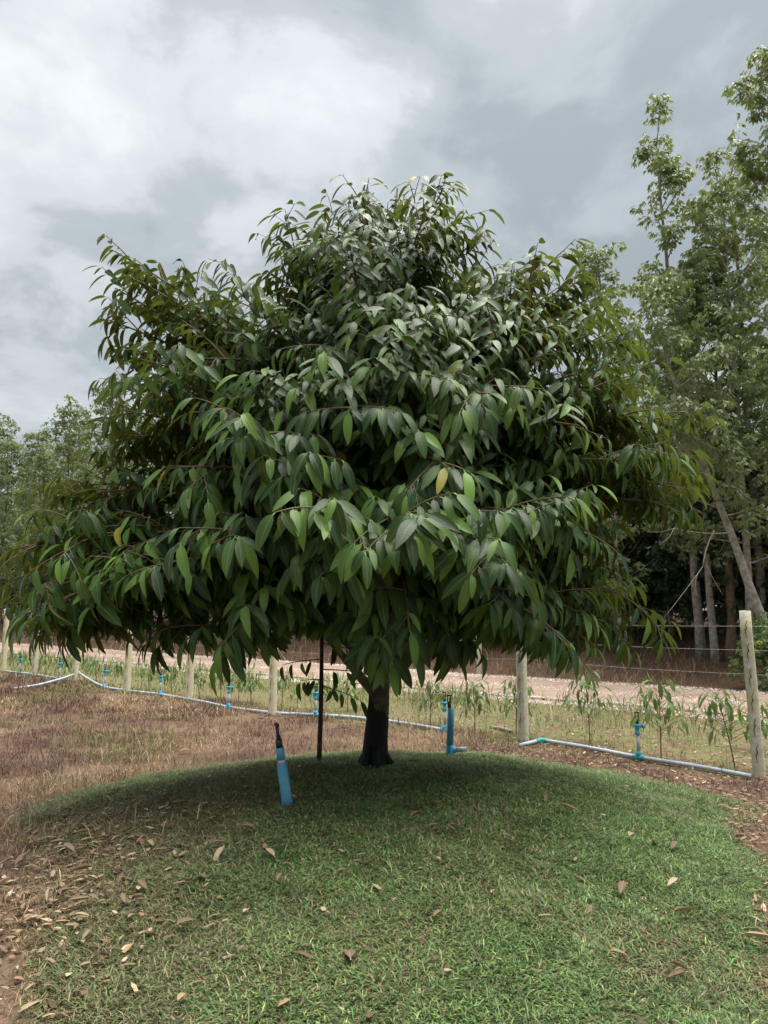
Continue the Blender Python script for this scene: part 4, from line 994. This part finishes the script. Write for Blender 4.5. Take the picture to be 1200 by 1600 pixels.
p = on_row(1163, 17.6); place(make_rubber(106, 11.0, 0.2, 1.5, (0.0, 0), r0=0.085, nb=27), p, 'rubber tree with straight lichen-spotted trunk beside the leaning one', None)
p = on_row(1108, 17.9); place(make_rubber(107, 9.2, 0.22, 1.5, (0.0, 0), r0=0.085, nb=27), p, 'rubber tree with grey tapped trunk beside the reddish one', None)
p = on_row(1132, 18.0); place(make_rubber(108, 8.6, 0.24, 1.5, (0.015, 0), r0=0.105, nb=26, bark=M_red_bark), p, 'rubber tree with thick reddish tapped trunk', None)
# the rows behind and along the road
var = [make_rubber(120, 10.5, 0.14, 1.6, nb=31), make_rubber(121, 11.5, 0.18, 1.45, (0.02, 0.0), nb=30), make_rubber(122, 9.5, 0.12, 1.7, (-0.02, 0.01), nb=32), make_rubber(123, 10.8, 0.2, 1.3, (0.0, 0.02), nb=34, bark=M_red_bark)]
used = [False] * 4
rr = np.random.default_rng(77)
rows = [(18.0, 2.6), (21.8, 2.6), (26.0, 3.0), (31.5, 3.4), (38, 4.0)]
cnt = 0
for ri, (c, sp_) in enumerate(rows):
    for s_ in np.arange(-18, 75, sp_):
        xy = FN * (c + rr.normal(0, 0.3)) + FU * (s_ + rr.normal(0, 0.5))
        if xy[1] < 9: continue
        pq = np.array([xy[0], xy[1], hz1(*xy)]); a_, b_, d = project(pq)
        if not ((-420 if ri < 3 else -150) < a_ < 1400) or d > 80: continue
        if ri == 0 and a_ > 1000: continue
        k = int(rr.integers(0, 4)); s = rr.uniform(0.86, 1.12)
        if a_ < 330: s *= 0.98
        if 640 < a_ < 1010: s *= 0.66
        if a_ >= 1010: s *= 0.72
        o = var[k] if not used[k] else copy_tree(var[k]); used[k] = True
        lab = ['rubber tree with pale thin trunk in the front row along the road', 'rubber tree in the second row of the plantation'][ri] if ri < 2 else 'rubber tree deep inside the plantation behind other rows'
        place(o, pq, lab, ['rubber trees of the front row', 'rubber trees of the second row', 'rubber trees deep in the plantation'][min(ri, 2)], rr.uniform(0, 6.28), s); cnt += 1
print('plantation', cnt)
# understory shrubs
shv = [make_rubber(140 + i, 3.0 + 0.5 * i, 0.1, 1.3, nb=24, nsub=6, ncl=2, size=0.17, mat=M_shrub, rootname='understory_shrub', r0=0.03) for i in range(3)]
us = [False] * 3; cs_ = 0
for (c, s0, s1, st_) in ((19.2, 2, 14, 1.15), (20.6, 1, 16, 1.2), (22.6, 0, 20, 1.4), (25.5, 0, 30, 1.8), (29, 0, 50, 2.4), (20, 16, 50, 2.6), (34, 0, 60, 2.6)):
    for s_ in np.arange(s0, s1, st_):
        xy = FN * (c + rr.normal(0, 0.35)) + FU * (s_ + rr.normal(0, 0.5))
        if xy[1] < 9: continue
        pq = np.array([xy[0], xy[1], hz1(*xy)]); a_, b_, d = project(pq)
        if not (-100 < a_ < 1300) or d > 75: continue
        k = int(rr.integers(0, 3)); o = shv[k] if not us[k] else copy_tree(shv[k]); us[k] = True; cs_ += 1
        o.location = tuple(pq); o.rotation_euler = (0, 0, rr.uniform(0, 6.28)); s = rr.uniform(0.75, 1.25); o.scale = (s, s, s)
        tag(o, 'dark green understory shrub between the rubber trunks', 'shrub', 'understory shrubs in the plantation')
print('shrubs', cs_)
# pale post of the far fence across the road
p = on_row(746, 15.2); o = thing('roadside_post', p, 'short whitish post in dry brush across the road', 'post')
V, F3, F4 = bev_post(0.95, 0.12, 90); build('shaft', V, [F3, F4], M_post, o)

p = on_row(1196, 15.5); o = make_rubber(150, 0.75, 0.05, 0.55, nb=14, nsub=5, ncl=2, size=0.10, mat=M_sap, rootname='roadside_bush', r0=0.012)
o.location = tuple(p); tag(o, 'low green bush in the dry brush across the road', 'bush')
